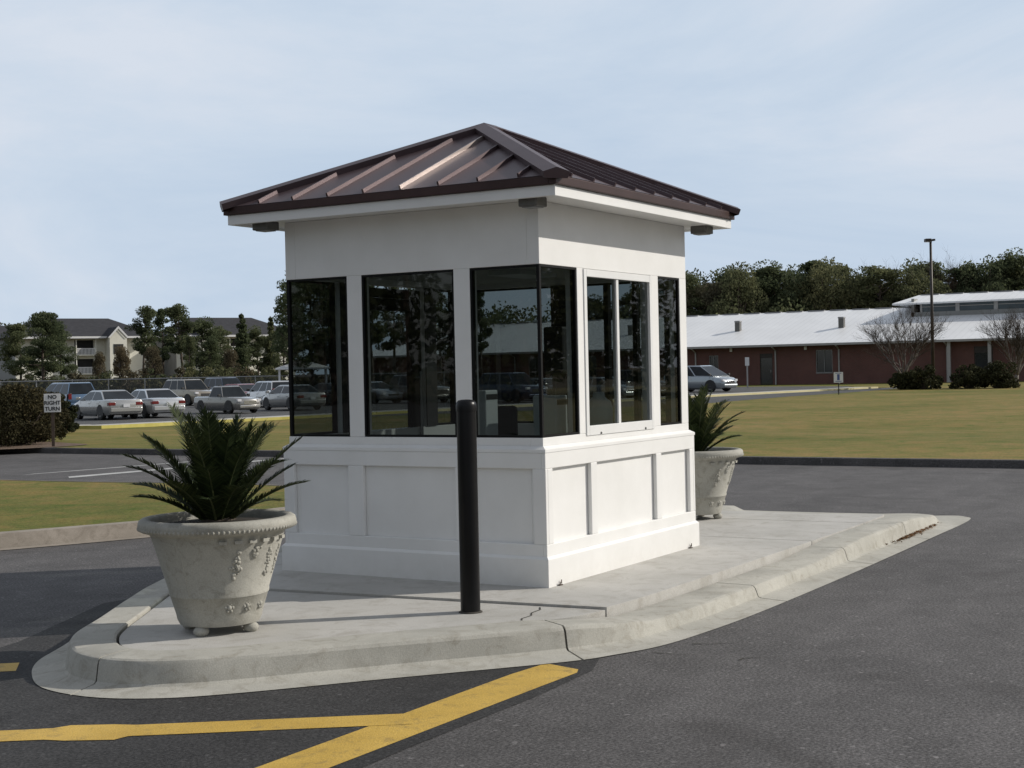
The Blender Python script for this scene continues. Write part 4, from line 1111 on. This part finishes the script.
f.box(X0, y, ZB, X0 + .3, Y1, EA)
f.box(X0 + .3, Y1 - .3, ZB, X0 + 2 * RD, Y1, EA); f.box(X0 + .3, Y0, ZB, X0 + 2 * RD, Y0 + .3, EA); f.box(X0 + 2 * RD - .3, Y0 + .3, ZB, X0 + 2 * RD, Y1 - .3, EA)
for ye in (Y0 + .001, Y1 - .301):
    f.add([(X0, ye, EA), (X0 + 2 * RD, ye, EA), (X0 + RD, ye, RIDGE - .2), (X0, ye + .3, EA), (X0 + 2 * RD, ye + .3, EA), (X0 + RD, ye + .3, RIDGE - .2)], [(0, 1, 2), (3, 5, 4), (0, 2, 5, 3), (1, 4, 5, 2)])
f.build('wall', M['brick'], sc)
f = BM_(); ov = .9; sl_ = (RIDGE - EA) / RD
ze = EA - ov * sl_
f.add([(X0 - ov, Y0 - .6, ze), (X0 + RD, Y0 - .6, RIDGE), (X0 + 2 * RD + ov, Y0 - .6, ze), (X0 - ov, Y1 + .6, ze), (X0 + RD, Y1 + .6, RIDGE), (X0 + 2 * RD + ov, Y1 + .6, ze),
       (X0 - ov, Y0 - .6, ze - .12), (X0 + RD, Y0 - .6, RIDGE - .12), (X0 + 2 * RD + ov, Y0 - .6, ze - .12), (X0 - ov, Y1 + .6, ze - .12), (X0 + RD, Y1 + .6, RIDGE - .12), (X0 + 2 * RD + ov, Y1 + .6, ze - .12)],
      [(0, 1, 4, 3), (1, 2, 5, 4), (6, 9, 10, 7), (7, 10, 11, 8), (0, 3, 9, 6), (2, 8, 11, 5), (0, 6, 7, 1), (1, 7, 8, 2), (3, 4, 10, 9), (4, 5, 11, 10)])
rf = f.build('roof', M['white_roof'], sc)
f = BM_()
for k in range(int((Y1 - Y0) / 2.2)):
    yy = Y0 + k * 2.2; f.box(X0 + RD - .2, yy, RIDGE - .02, X0 + RD + .2, yy + 1.6, RIDGE + .07)
f.build('ridge_vent', M['trim_grey'], rf)
f = BM_(); f.box(X0 - ov - .12, Y0 - .6, ze - .20, X0 - ov - .002, Y1 + .6, ze - .02); f.build('gutter', M['downspout'], sc)
for yy in (48.7, 41.0, 35.2, 61, 68, 25.9, 19, 8, -2):
    f = BM_(); f.tube([(X0 - ov - .06, yy, ze - .2), (X0 - .08, yy, ze - .55), (X0 - .08, yy, ZB)], .075, 6); f.build('downspout', M['downspout'], sc)
for a, b, z0, z1 in wins:
    a, b = min(a, b), max(a, b)
    f = BM_()
    f.box(X0 - .03, a, z0 - .12, X0 + .1, b, z0); f.box(X0 + .05, a, z1 - .07, X0 + .12, b, z1); f.box(X0 + .05, a, z0, X0 + .12, a + .07, z1 - .07); f.box(X0 + .05, b - .07, z0, X0 + .12, b, z1 - .07); f.box(X0 + .06, (a + b) / 2 - .025, z0, X0 + .115, (a + b) / 2 + .025, z1 - .07)
    w = f.build('window', M['trim_grey'], sc)
    f = BM_(); f.quad((X0 + .13, a, z0), (X0 + .13, b, z0), (X0 + .13, b, z1), (X0 + .13, a, z1)); f.build('pane', M['glass_dark'], w)
for a, b, z1 in doors:
    a, b = min(a, b), max(a, b)
    f = BM_(); f.box(X0 + .05, a, ZB, X0 + .14, a + .08, z1); f.box(X0 + .05, b - .08, ZB, X0 + .14, b, z1); f.box(X0 + .05, a + .08, 2.15, X0 + .14, b - .08, z1)
    d = f.build('door', M['pole'], sc)
    f = BM_(); f.box(X0 + .08, a + .08, ZB, X0 + .13, b - .08, 2.15); f.build('leaf_panel', M['glass_dark'], d)
    f = BM_(); f.box(X0 + .02, a + .16, .85, X0 + .07, a + .2, 1.1); f.build('handle', M['galv'], d)
for yy, zz in ((38.2, 2.95), (45.2, 2.95)):
    f = BM_(); f.box(X0 - .16, yy - .12, zz - .16, X0 - .002, yy + .12, zz + .16); f.build('wall_lamp', M['sign_white'], sc, bevel=.03)
for yy in (25.6, 22.3, 17, 12):
    f = BM_(); f.box(X0 - .75, yy - .13, ZB, X0 - .5, yy + .13, ze); f.build('porch_column', M['downspout'], sc)
# roof vents
for yy in (46.6, 36.6, 57.8):
    xx = X0 + 5.2; zz = EA + 5.2 * sl_
    f = BM_(); f.box(xx - .24, yy - .24, zz - .1, xx + .24, yy + .24, zz + .8); v_ = f.build('roof_vent', M['fixture'], sc)
    f = BM_(); f.box(xx - .30, yy - .28, zz + .802, xx + .30, yy + .28, zz + .95); f.build('hood', M['trim_grey'], v_, bevel=.05)
# clerestory
CX = X0 + 8.6; CYR = 31.2
zc0 = EA + 8.6 * sl_ - .1; zc1 = 6.85
f = BM_(); f.box(CX, Y0 + 2, zc0, CX + .25, CYR, zc0 + .5); f.box(CX, CYR - .25, zc0, CX + 9, CYR - .001, zc1 + .4); f.box(CX + .002, Y0 + 2, zc1 - .12, CX + .248, CYR - .252, zc1 + .1); f.build('clerestory_wall', M['siding_grey'], sc)
nw = 22; step = (CYR - .6 - (Y0 + 2.4)) / nw
for k in range(nw):
    a = Y0 + 2.4 + k * step; b = a + step - .35
    f = BM_(); f.box(CX + .02, a - .175, zc0 + .5, CX + .2, a, zc1 - .12); f.box(CX + .02, b, zc0 + .5, CX + .2, b + .175, zc1 - .12); f.box(CX + .06, a, (zc0 + zc1) / 2 + .25, CX + .15, b, (zc0 + zc1) / 2 + .31)
    w = f.build('clerestory_window', M['downspout'], sc)
    f = BM_(); f.quad((CX + .12, a, zc0 + .5), (CX + .12, b, zc0 + .5), (CX + .12, b, zc1 - .12), (CX + .12, a, zc1 - .12)); f.build('pane', M['glass_cler'], w)
f = BM_(); a0, a1 = Y0 + 1, CYR + 1.6
f.add([(CX - .55, a0, zc1), (CX + 3.6, a0, zc1 + .85), (CX + 9, a0, zc1), (CX - .55, a1, zc1), (CX + 3.6, a1 - 1.3, zc1 + .85), (CX + 9, a1, zc1),
       (CX - .55, a0, zc1 - .14), (CX + 9, a0, zc1 - .14), (CX - .55, a1, zc1 - .14), (CX + 9, a1, zc1 - .14)],
      [(0, 1, 4, 3), (1, 2, 5, 4), (3, 4, 5), (0, 3, 8, 6), (3, 5, 9, 8), (2, 7, 9, 5), (6, 8, 9, 7), (0, 6, 7, 2, 1)])
rf2 = f.build('clerestory_roof', M['white_roof'], sc)
f = BM_()
for k in range(34):
    yy = a0 + 1 + k * 2.2; 
    if yy < a1 - 3: f.box(CX + 3.4, yy, zc1 + .83, CX + 3.8, yy + 1.6, zc1 + .91)
f.build('ridge_vent', M['trim_grey'], rf2)

# ------------------------------------------------------------------ apartments
def apartment(px, dep, Wd, lab, seed, gable=None, grey_end=False):
    x, y = spot(lat_of(px, dep), dep)
    r = empty('apartment_building', (x, y, -.8), 0); r.rotation_euler.z = YAW + PI / 2 + .30 + R(14) + PI   # local -y faces the viewer
    tag(r, lab, 'apartment building')
    rnd = random.Random(seed); D = 15; H = 9.3; RH = 12.6
    f = MB()
    cols = []
    xx = -1.7 - 5.6 * int((Wd / 2 - 2.5) / 5.6)
    while xx < Wd / 2 - 3.4: cols.append(xx); xx += 5.6
    k0 = int(round((-1.7 - cols[0]) / 5.6)) % 2
    # front wall built in strips round the openings
    xs = -Wd / 2
    opn = []
    for i, c in enumerate(cols):
        w_ = 3.1 if i % 2 == k0 else 1.5
        opn.append((c, c + w_, i % 2 == k0))
    for (a, b, bal) in opn:
        f.box(xs, 0, 0, a, .3, H)
        for fl in range(3):
            z0 = .35 + fl * 3.05
            if bal: f.box(a, 0, fl * 3.05 - (.0 if fl else 0), b, .3, fl * 3.05 + .3); f.box(a, 0, fl * 3.05 + 2.65, b, .3, (fl + 1) * 3.05 if fl < 2 else H)
            else: f.box(a, 0, fl * 3.05, b, .3, fl * 3.05 + 1.0); f.box(a, 0, fl * 3.05 + 2.4, b, .3, (fl + 1) * 3.05 if fl < 2 else H)
        xs = b
    f.box(xs, 0, 0, Wd / 2, .3, H)
    f.box(-Wd / 2, D - .3, 0, Wd / 2, D, H); f.box(Wd / 2 - .3, .3, 0, Wd / 2, D - .3, H)
    f.build('wall', M['siding_grey'] if grey_end else M['siding'], r)
    f = MB(); f.box(-Wd / 2, .3, 0, -Wd / 2 + .3, D - .3, H); f.build('side_wall', M['siding_grey'], r)
    for (a, b, bal) in opn:
        for fl in range(3):
            z = fl * 3.05
            if bal:
                f = MB(); f.box(a - .1, -1.3, z + .1, b + .1, .0, z + .3)
                f.box(a - .1, -1.3, z + .3, a + .05, -1.15, z + 3.05); f.box(b - .05, -1.3, z + .3, b + .1, -1.15, z + 3.05)
                bl = f.build('balcony', M['siding'], r)
                f = MB(); f.box(a + .05, -1.28, z + 1.2, b - .05, -1.2, z + 1.32)
                nb = 14
                for q in range(nb): t_ = a + .1 + (b - a - .2) * q / (nb - 1); f.box(t_ - .06, -1.26, z + .3, t_ + .06, -1.22, z + 1.2)
                f.build('railing', M['sign_white'], bl)
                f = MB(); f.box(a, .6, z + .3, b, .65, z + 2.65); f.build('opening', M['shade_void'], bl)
            else:
                f = MB(); f.box(a, .05, z + 1.0, a + .1, .14, z + 2.4); f.box(b - .1, .05, z + 1.0, b, .14, z + 2.4); f.box(a + .1, .05, z + 1.65, b - .1, .14, z + 1.75); f.box(a - .1, -.06, z + .9, b + .1, .04, z + 1.0)
                w = f.build('window', M['sign_white'], r)
                f = MB(); f.quad((a, .16, z + 1.0), (b, .16, z + 1.0), (b, .16, z + 2.4), (a, .16, z + 2.4)); f.build('pane', M['glass_dark'], w)
    f = MB(); o_ = 1.0; hp = 5.0
    f.add([(-Wd / 2 - o_, -1.9, H), (Wd / 2 + o_, -1.9, H), (Wd / 2 + o_, D + o_, H), (-Wd / 2 - o_, D + o_, H), (-Wd / 2 + hp, D / 2, RH), (Wd / 2 - hp, D / 2, RH)], [(0, 1, 5, 4), (1, 2, 5), (2, 3, 4, 5), (3, 0, 4), (3, 2, 1, 0)])
    f.add([(-Wd / 2 - o_, -1.91, H - .35), (Wd / 2 + o_, -1.91, H - .35), (Wd / 2 + o_, -1.91, H - .01), (-Wd / 2 - o_, -1.91, H - .01)], [(0, 1, 2, 3)])
    f.build('roof', M['shingle'], r)
    f = MB(); f.box(-Wd / 2 - o_, -1.98, H - .3, Wd / 2 + o_, -1.915, H + .02); f.build('eave_board', M['sign_white'], r)
    if gable is not None:
        g = gable
        f = MB()
        f.add([(g - 1.65, -3.2, H - .2), (g + 1.65, -3.2, H - .2), (g, -3.2, H + 1.55), (g - 1.65, 2.5, H - .2), (g + 1.65, 2.5, H - .2), (g, 4.5, H + 1.55)], [(0, 3, 5, 2), (1, 2, 5, 4)])
        gb = f.build('gable_roof', M['shingle'], r)
        f = MB(); f.add([(g - 1.4, -3.05, 0), (g + 1.4, -3.05, 0), (g + 1.4, -3.05, H + .05), (g, -3.05, H + 1.4), (g - 1.4, -3.05, H + .05)], [(0, 1, 2, 3, 4)])
        f.box(g - 1.4, -3.0, 0, g - 1.2, -.01, H - .1); f.box(g + 1.2, -3.0, 0, g + 1.4, -.01, H - .1)
        f.build('gable_wall', M['siding'], r)
        f = MB()
        for s_ in (-1, 1):
            f.add([(g + s_ * 1.72, -3.25, H - .25), (g, -3.25, H + 1.64), (g, -3.25, H + 1.22), (g + s_ * 1.38, -3.25, H - .25)], [(0, 1, 2, 3)])
        f.build('barge_board', M['sign_white'], r)
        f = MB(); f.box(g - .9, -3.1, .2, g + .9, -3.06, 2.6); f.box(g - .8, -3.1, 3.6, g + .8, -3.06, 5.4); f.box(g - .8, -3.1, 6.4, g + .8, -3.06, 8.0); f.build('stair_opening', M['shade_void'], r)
    return r
apartment(86, 236, 22, 'cream apartment block with dark roof and a white front gable, nearer the left edge', 1, gable=4.6)
apartment(22, 262, 14, 'grey sided apartment wing at the far left behind the big evergreen', 4, grey_end=True)
apartment(238, 246, 21, 'cream apartment block with dark roof behind the slender pines', 2, gable=-6)

# shelter with white roof seen past the booth's left edge
x, y = spot(lat_of(303, 114), 114)
shl = empty('picnic_shelter', (x, y, -.4), YAW + .15); tag(shl, 'open shelter with white hip roof seen past the left edge of the booth', 'shelter')
f = MB(); w_ = 2.1
f.add([(-w_, -w_, 2.5), (w_, -w_, 2.5), (w_, w_, 2.5), (-w_, w_, 2.5), (0, 0, 3.15), (-w_, -w_, 2.38), (w_, -w_, 2.38), (w_, w_, 2.38), (-w_, w_, 2.38)], [(0, 1, 4), (1, 2, 4), (2, 3, 4), (3, 0, 4), (0, 5, 6, 1), (1, 6, 7, 2), (2, 7, 8, 3), (3, 8, 5, 0), (5, 8, 7, 6)])
f.build('roof', M['white_roof'], shl)
for sx in (-1, 1):
    for sy in (-1, 1):
        f = MB(); f.box(sx * 1.8 - .07, sy * 1.8 - .07, 0, sx * 1.8 + .07, sy * 1.8 + .07, 2.38); f.build('post', M['sign_white'], shl)

# chain link fence
FA, FB_ = spot(lat_of(-70, 117), 117), spot(lat_of(470, 112), 112)
fa = empty('chain_link_fence', (FA[0], FA[1], -.28)); tag(fa, 'long grey chain link fence behind the car park', 'fence')
dv = Vector((FB_[0] - FA[0], FB_[1] - FA[1], 0)); fl = dv.length; fa.rotation_euler.z = math.atan2(dv.y, dv.x)
f = MB(); f.tube([(0, 0, 1.78), (fl, 0, 1.78)], .05, 6); f.tube([(0, 0, .12), (fl, 0, .12)], .02, 4); f.build('rail', M['galv'], fa)
f = MB(); f.quad((0, .02, .05), (fl, .02, .05), (fl, .02, 1.74), (0, .02, 1.74)); f.build('mesh_panel', M['chainlink'], fa)
for k in range(int(fl / 3) + 1):
    f = MB(); f.tube([(k * 3, -.02, -.2), (k * 3, -.02, 1.86)], .045, 6); f.build('post', M['galv'], fa)

# ------------------------------------------------------------------ cars
def make_car(kind, paint, sc_=.92):
    """nose towards +x; origin on the ground under the middle"""
    r = empty('parked_' + {'sedan': 'sedan', 'suv': 'suv', 'van': 'minivan', 'pickup': 'pickup', 'hatch': 'hatchback'}[kind])
    P = {'sedan': dict(L=4.9, W=.90, belt=.95, hood=.88, tail=.98, roof=1.40, ws=(1.30, .42), rs=(-1.85, -1.02), nose=.62),
         'hatch': dict(L=4.4, W=.88, belt=.98, hood=.95, tail=1.05, roof=1.55, ws=(1.25, .50), rs=(-2.05, -1.65), nose=.68),
         'suv': dict(L=4.8, W=.94, belt=1.12, hood=1.08, tail=1.15, roof=1.80, ws=(1.15, .55), rs=(-2.32, -2.0), nose=.85),
         'van': dict(L=5.0, W=.97, belt=1.08, hood=1.02, tail=1.12, roof=1.78, ws=(1.75, .55), rs=(-2.42, -2.15), nose=.75),
         'pickup': dict(L=5.3, W=.93, belt=1.02, hood=1.0, tail=1.02, roof=1.65, ws=(.95, .45), rs=(-.75, -.55), nose=.78)}[kind]
    L, W, bz = P['L'], P['W'], P['belt']; h2 = L / 2
    gz = .22
    st = [(-h2, .40, P['tail'] - .18, .84), (-h2 + .06, .28, P['tail'] - .04, .92), (-h2 + .35, gz, P['tail'], .97), (P['rs'][0], gz, max(bz, P['tail']), 1.0), (-.4, gz, bz, 1.0), (P['ws'][0], gz, bz - .01, 1.0), (h2 - .75, gz, P['hood'] - .02, .97), (h2 - .28, gz, P['hood'] - .10, .90), (h2 - .06, .27, P['nose'] + .05, .80), (h2, .36, P['nose'] - .06, .72)]
    f = MB(); K = 10
    for x, z0, z1, w in st:
        ww = W * w; hh = z1 - z0
        f.v += [(x, -ww * .90, z0), (x, -ww, z0 + hh * .22), (x, -ww * 1.0, z0 + hh * .6), (x, -ww * .965, z1 - .05), (x, -ww * .88, z1), (x, ww * .88, z1), (x, ww * .965, z1 - .05), (x, ww * 1.0, z0 + hh * .6), (x, ww, z0 + hh * .22), (x, ww * .90, z0)]
    for i in range(len(st) - 1):
        for k in range(K):
            k2 = (k + 1) % K; f.f.append((i * K + k, (i + 1) * K + k, (i + 1) * K + k2, i * K + k2)); f.mi.append(0)
    f.f.append(tuple(range(K))); f.mi.append(0); f.f.append(tuple(reversed(range((len(st) - 1) * K, len(st) * K)))); f.mi.append(0)
    # cabin
    x0, x0t = P['ws']; x1, x1t = P['rs']; rz = P['roof']; wb, wt = W * .93, W * .70; zb = bz - .03
    base = [(x0, -wb, zb), (x0, wb, zb), (x1, wb, zb), (x1, -wb, zb)]
    top = [(x0t, -wt, rz - .05), (x0t, wt, rz - .05), (x1t, wt, rz - .05), (x1t, -wt, rz - .05)]
    cr_ = [(x0t - .15, -wt * .9, rz), (x0t - .15, wt * .9, rz), (x1t + .12, wt * .9, rz), (x1t + .12, -wt * .9, rz)]
    f.add(base + top + cr_, [(0, 1, 5, 4), (1, 2, 6, 5), (2, 3, 7, 6), (3, 0, 4, 7), (4, 5, 9, 8), (5, 6, 10, 9), (6, 7, 11, 10), (7, 4, 8, 11), (8, 9, 10, 11)])
    if kind == 'pickup':
        f.box(-h2 + .12, -W * .80, 1.022, -.80, W * .80, 1.024)
    body = f.build('body', paint, r, auto=38)
    bm = bmesh.new(); bm.from_mesh(body.data); bmesh.ops.recalc_face_normals(bm, faces=bm.faces[:]); bm.to_mesh(body.data); bm.free()
    def panel(name, quad_, out, mat, ins=.06, sub=None):
        q = [Vector(p) for p in quad_]; c = sum(q, Vector()) / 4
        nn = (q[1] - q[0]).cross(q[3] - q[0]).normalized()
        if nn.dot(Vector(out)) < 0: nn = -nn
        q = [p + (c - p).normalized() * ins + nn * .006 for p in q]
        g = MB(); g.quad(*q); return g.build(name, mat, r)
    panel('windshield', [base[0], base[1], top[1], top[0]], (1, 0, .3), M['glass_car'], .045)
    panel('rear_window', [base[2], base[3], top[3], top[2]], (-1, 0, .3), M['glass_car'], .05)
    def lerp3(a, b, t): return tuple(Vector(a).lerp(Vector(b), t))
    for s, (b0, b1, t1, t0) in ((-1, (base[0], base[3], top[3], top[0])), (1, (base[1], base[2], top[2], top[1]))):
        nsp = {'sedan': (0, .50, .97), 'hatch': (0, .42, .74, 1), 'suv': (0, .36, .68, 1), 'van': (0, .36, .68, 1), 'pickup': (0, .98)}[kind]
        for a_, c_ in zip(nsp, nsp[1:]):
            panel('side_window', [lerp3(b0, b1, a_), lerp3(b0, b1, c_), lerp3(t0, t1, c_), lerp3(t0, t1, a_)], (0, s, .2), M['glass_car'], .05)
        g = MB(); g.box(x0 - .28, s * W - (.0 if s > 0 else .16), bz + .0, x0 - .10, s * W + (.16 if s > 0 else 0), bz + .14); g.build('mirror', M['plastic'] if kind != 'sedan' else paint, r, bevel=.02)
    for s in (-1, 1):          # door seams, handles and a dark sill
        for xd in ((x0 - .25, -.28, x1 + .45) if kind != 'pickup' else (x0 - .15, x1 + .1)):
            g = MB(); ys = s * (W + .004); g.quad((xd - .008, ys, .32), (xd + .008, ys, .32), (xd + .008, s * (W * .975 + .004), bz - .07), (xd - .008, s * (W * .975 + .004), bz - .07)); g.build('door_seam', M['plastic'], r)
        for xd in ((-.16, x1 + .58) if kind != 'pickup' else (x1 + .22,)):
            g = MB(); g.box(xd, s * W * .985 - .012, bz - .20, xd + .18, s * W * .985 + .022, bz - .165); g.build('door_handle', M['chrome'], r)
        g = MB(); g.box(-h2 + 1.5, s * W * .97 - .03, .17, h2 - 1.45, s * W * .97 + .03, .27); g.build('sill', M['plastic'], r)
    wr = .33 if kind in ('sedan', 'hatch') else .37
    for xw in (h2 - .98, -h2 + 1.02):
        for s in (-1, 1):
            wo = empty('wheel', (xw, s * (W - .12), wr)); wo.parent = r
            g = MB()
            for y0, y1, rad_ in ((-.10, .10, wr),):
                nn = 20; vs = []
                for y_, rr_ in ((-.11, wr - .03), (-.09, wr), (.09, wr), (.11, wr - .03)):
                    vs += [(rr_ * math.cos(2 * PI * k / nn), y_, rr_ * math.sin(2 * PI * k / nn)) for k in range(nn)]
                g.add(vs, [(i * nn + k, i * nn + (k + 1) % nn, (i + 1) * nn + (k + 1) % nn, (i + 1) * nn + k) for i in range(3) for k in range(nn)] + [tuple(range(nn)), tuple(range(3 * nn, 4 * nn))])
            g.build('tyre', M['tyre'], wo)
            g = MB(); yy = s * .113; nn = 16; rr_ = wr * .64
            g.add([(rr_ * math.cos(2 * PI * k / nn), yy, rr_ * math.sin(2 * PI * k / nn)) for k in range(nn)] + [(0, yy + s * .012, 0)], [(k, (k + 1) % nn, nn) for k in range(nn)])
            g.build('rim', M['rim'], wo)
            g = MB(); nn = 18; ra_ = wr + .075; ya = s * (W * 1.0 + .004)      # dark wheel arch
            g.add([(xw + ra_ * math.cos(PI * k / nn), ya, wr + ra_ * math.sin(PI * k / nn)) for k in range(nn + 1)] + [(xw + ra_, ya, gz), (xw - ra_, ya, gz)], [tuple(list(range(nn + 1)) + [nn + 2, nn + 1])])
            g.build('wheel_arch', M['plastic'], r)
    wf, wrr = W * .80, W * .92
    for s in (-1, 1):
        g = MB(); z = P['nose'] - .02; g.box(h2 - .16, s * W * .72 - .17, z - .04, h2 - .005, s * W * .72 + .10, z + .10); g.build('headlight', M['lens_white'], r, bevel=.02)
        g = MB()
        if kind in ('suv', 'van', 'hatch'): g.box(-h2 - .012, s * W * .80 - .10, .78, -h2 + .12, s * W * .80 + .10, 1.12)
        else: g.box(-h2 - .012, s * W * .74 - .15, .68, -h2 + .22, s * W * .74 + .19, .83)
        g.build('taillight', M['lens_red'], r, bevel=.02)
    g = MB(); g.box(h2 - .05, -W * .45, P['nose'] - .22, h2 + .012, W * .45, P['nose'] - .02); g.build('grille', M['chrome'] if kind == 'pickup' else M['plastic'], r)
    g = MB(); g.box(-h2 - .06, -W * .86, .38, -h2 + .10, W * .86, .58); g.build('bumper', M['chrome'] if kind == 'pickup' else paint, r, bevel=.03)
    g = MB(); g.box(h2 - .14, -W * .74, .34, h2 + .05, W * .74, .50); g.build('bumper', M['chrome'] if kind == 'pickup' else paint, r, bevel=.03)
    g = MB(); g.box(-h2 - .068, -.16, .60, -h2 - .02, .16, .74); g.build('license_plate', M['plate'], r)
    r.scale = (sc_,) * 3
    return r
SILVER, WHITE, RED, DARK, BLUE, GREY, TAN, NAVY = carpaint('silver paint', (.42, .42, .41)), carpaint('white paint', (.60, .61, .62)), carpaint('red paint', (.25, .015, .02)), carpaint('black paint', (.02, .021, .024)), carpaint('blue paint', (.10, .17, .27)), carpaint('grey paint', (.27, .262, .245)), carpaint('tan paint', (.35, .31, .25)), carpaint('navy paint', (.03, .045, .09))
CARS = [('sedan', SILVER, 106, 64.5, 68, .92, 'silver sedan with red tail lights parked nearest behind the turn sign'),
        ('sedan', WHITE, 150, 66, 66, .92, 'white sedan seen from behind, beside the silver sedan'),
        ('van', BLUE, 66, 80, 70, .92, 'blue minivan partly hidden behind the left shrub'),
        ('suv', TAN, 189, 92, 252, .92, 'tan silver SUV facing right before the chain link fence'),
        ('pickup', GREY, 227, 70.5, 252, .80, 'old grey pickup with chrome front parked before the red car'),
        ('sedan', RED, 243, 85, 254, .95, 'dark red sedan between the pickup and the fence'),
        ('suv', NAVY, 226, 104, 250, .95, 'dark blue SUV farthest back by the fence'),
        ('hatch', WHITE, 270, 82, 64, .95, 'white hatchback with red tail lights near the booth edge'),
        ('sedan', SILVER, 292, 74, 66, .92, 'silver sedan cut off by the left edge of the booth'),
        ('van', carpaint('pale blue silver paint', (.40, .44, .48)), 700.5, 101, 256, 1.03, 'silver minivan facing right beside the booth before the school'),
        ('sedan', DARK, 330, 84, 70, .92, 'black sedan behind the booth, seen through the leftmost window'),
        ('sedan', WHITE, 372, 86, 250, .92, 'white sedan behind the booth, left in the middle window'),
        ('suv', GREY, 420, 85, 250, .92, 'grey SUV behind the booth, right in the middle window'),
        ('sedan', DARK, 482, 84, 252, .92, 'black sedan seen through the booth window next to the bollard'),
        ('suv', NAVY, 512, 80, 250, .92, 'navy SUV seen through the booth left of the corner seal'),
        ('sedan', GREY, 545, 84, 252, .92, 'grey sedan seen through the corner of the booth'),
        ('hatch', DARK, 574, 86, 250, .92, 'black hatchback seen through the corner window on the sunlit side'),
        ('sedan', SILVER, 604, 82, 252, .92, 'silver sedan seen through the left sliding pane'),
        ('suv', DARK, 638, 86, 255, .92, 'black SUV seen through the right sliding pane')]
for kind, pt, px, dep, hdg, sc_, lab in CARS:
    c = make_car(kind, pt, sc_); x, y = spot(lat_of(px, dep), dep)
    c.location = (x, y, zl(x) + .004); c.rotation_euler.z = R(hdg)
    tag(c, lab, 'minivan' if kind == 'van' else 'pickup' if kind == 'pickup' else 'car', 'cars in the car park')

# ------------------------------------------------------------------ light and sky
EL = R(30); AZ = math.atan2(-.75, .66)
w = bpy.data.worlds.new('World'); S.world = w; w.use_nodes = True
nt = w.node_tree; bg = nt.nodes['Background']
sky = N(nt, 'ShaderNodeTexSky'); sky.sky_type = 'NISHITA'; sky.sun_disc = False
sky.sun_elevation = EL; sky.sun_rotation = math.atan2(math.cos(AZ), math.sin(AZ)); sky.air_density = 1.0; sky.dust_density = 1.2; sky.ozone_density = 1.5; sky.altitude = 20
tc = N(nt, 'ShaderNodeTexCoord'); mp = N(nt, 'ShaderNodeMapping'); mp.inputs['Scale'].default_value = (1.0, 1.0, 3.6); mp.inputs['Rotation'].default_value = (.25, .1, .4)
nt.links.new(tc.outputs['Generated'], mp.inputs['Vector'])
cl = tex(nt, 1.9, 8, .60, mp.outputs[0], 1.0)
veil = ramp(nt, cl.outputs['Fac'], [(.34, (4.9, 5.95, 7.3)), (.50, (5.6, 6.5, 7.65)), (.66, (6.4, 7.0, 7.9))])
# thin high cloud lies low in the east; overhead and behind the sky is clearer and deeper
dp = N(nt, 'ShaderNodeVectorMath', operation='DOT_PRODUCT'); dp.inputs[1].default_value = (.857, .513, 0); nt.links.new(tc.outputs['Generated'], dp.inputs[0])
m1 = N(nt, 'ShaderNodeMapRange', interpolation_type='SMOOTHSTEP'); m1.inputs['From Min'].default_value = .1; m1.inputs['From Max'].default_value = .8; nt.links.new(dp.outputs['Value'], m1.inputs['Value'])
sz = N(nt, 'ShaderNodeSeparateXYZ'); nt.links.new(tc.outputs['Generated'], sz.inputs[0])
m2 = N(nt, 'ShaderNodeMapRange', interpolation_type='SMOOTHSTEP'); m2.inputs['From Min'].default_value = .70; m2.inputs['From Max'].default_value = .30; nt.links.new(sz.outputs['Z'], m2.inputs['Value'])
mm = N(nt, 'ShaderNodeMath', operation='MULTIPLY'); nt.links.new(m1.outputs[0], mm.inputs[0]); nt.links.new(m2.outputs[0], mm.inputs[1])
clear = mixc(nt, sky.outputs[0], (4.2, 4.35, 4.6), .68)
c = mixc(nt, clear, veil.outputs[0], mm.outputs[0])
nt.links.new(c, bg.inputs['Color']); bg.inputs['Strength'].default_value = .105
sun = bpy.data.lights.new('sun', 'SUN'); sun.energy = 3.7; sun.angle = R(.53); sun.color = (1.0, .945, .86)
so = bpy.data.objects.new('sun', sun); COL.objects.link(so)
dvec = Vector((math.cos(AZ) * math.cos(EL), math.sin(AZ) * math.cos(EL), math.sin(EL)))
so.rotation_euler = dvec.to_track_quat('Z', 'Y').to_euler()
so.location = (20, -20, 20)

# ------------------------------------------------------------------ camera
cam = bpy.data.cameras.new('camera'); co = bpy.data.objects.new('camera', cam); COL.objects.link(co)
cam.sensor_width = 36; cam.lens = F_ / 1024 * 36; cam.clip_end = 6000; cam.clip_start = .05
yaw, pitch, roll = YAW, -.0094, -.0216
Fv = Vector((math.cos(yaw) * math.cos(pitch), math.sin(yaw) * math.cos(pitch), math.sin(pitch)))
Rv = Fv.cross(Vector((0, 0, 1))).normalized(); Uv = Rv.cross(Fv)
R2 = Rv * math.cos(roll) + Uv * math.sin(roll); U2 = -Rv * math.sin(roll) + Uv * math.cos(roll)
m = Matrix((R2, U2, -Fv)).transposed().to_4x4(); m.translation = CAM
co.matrix_world = m
S.camera = co
S.view_settings.view_transform = 'Standard'; S.view_settings.look = 'None'; S.view_settings.exposure = 0; S.view_settings.gamma = 1
S.cycles.max_bounces = 8; S.cycles.transparent_max_bounces = 16
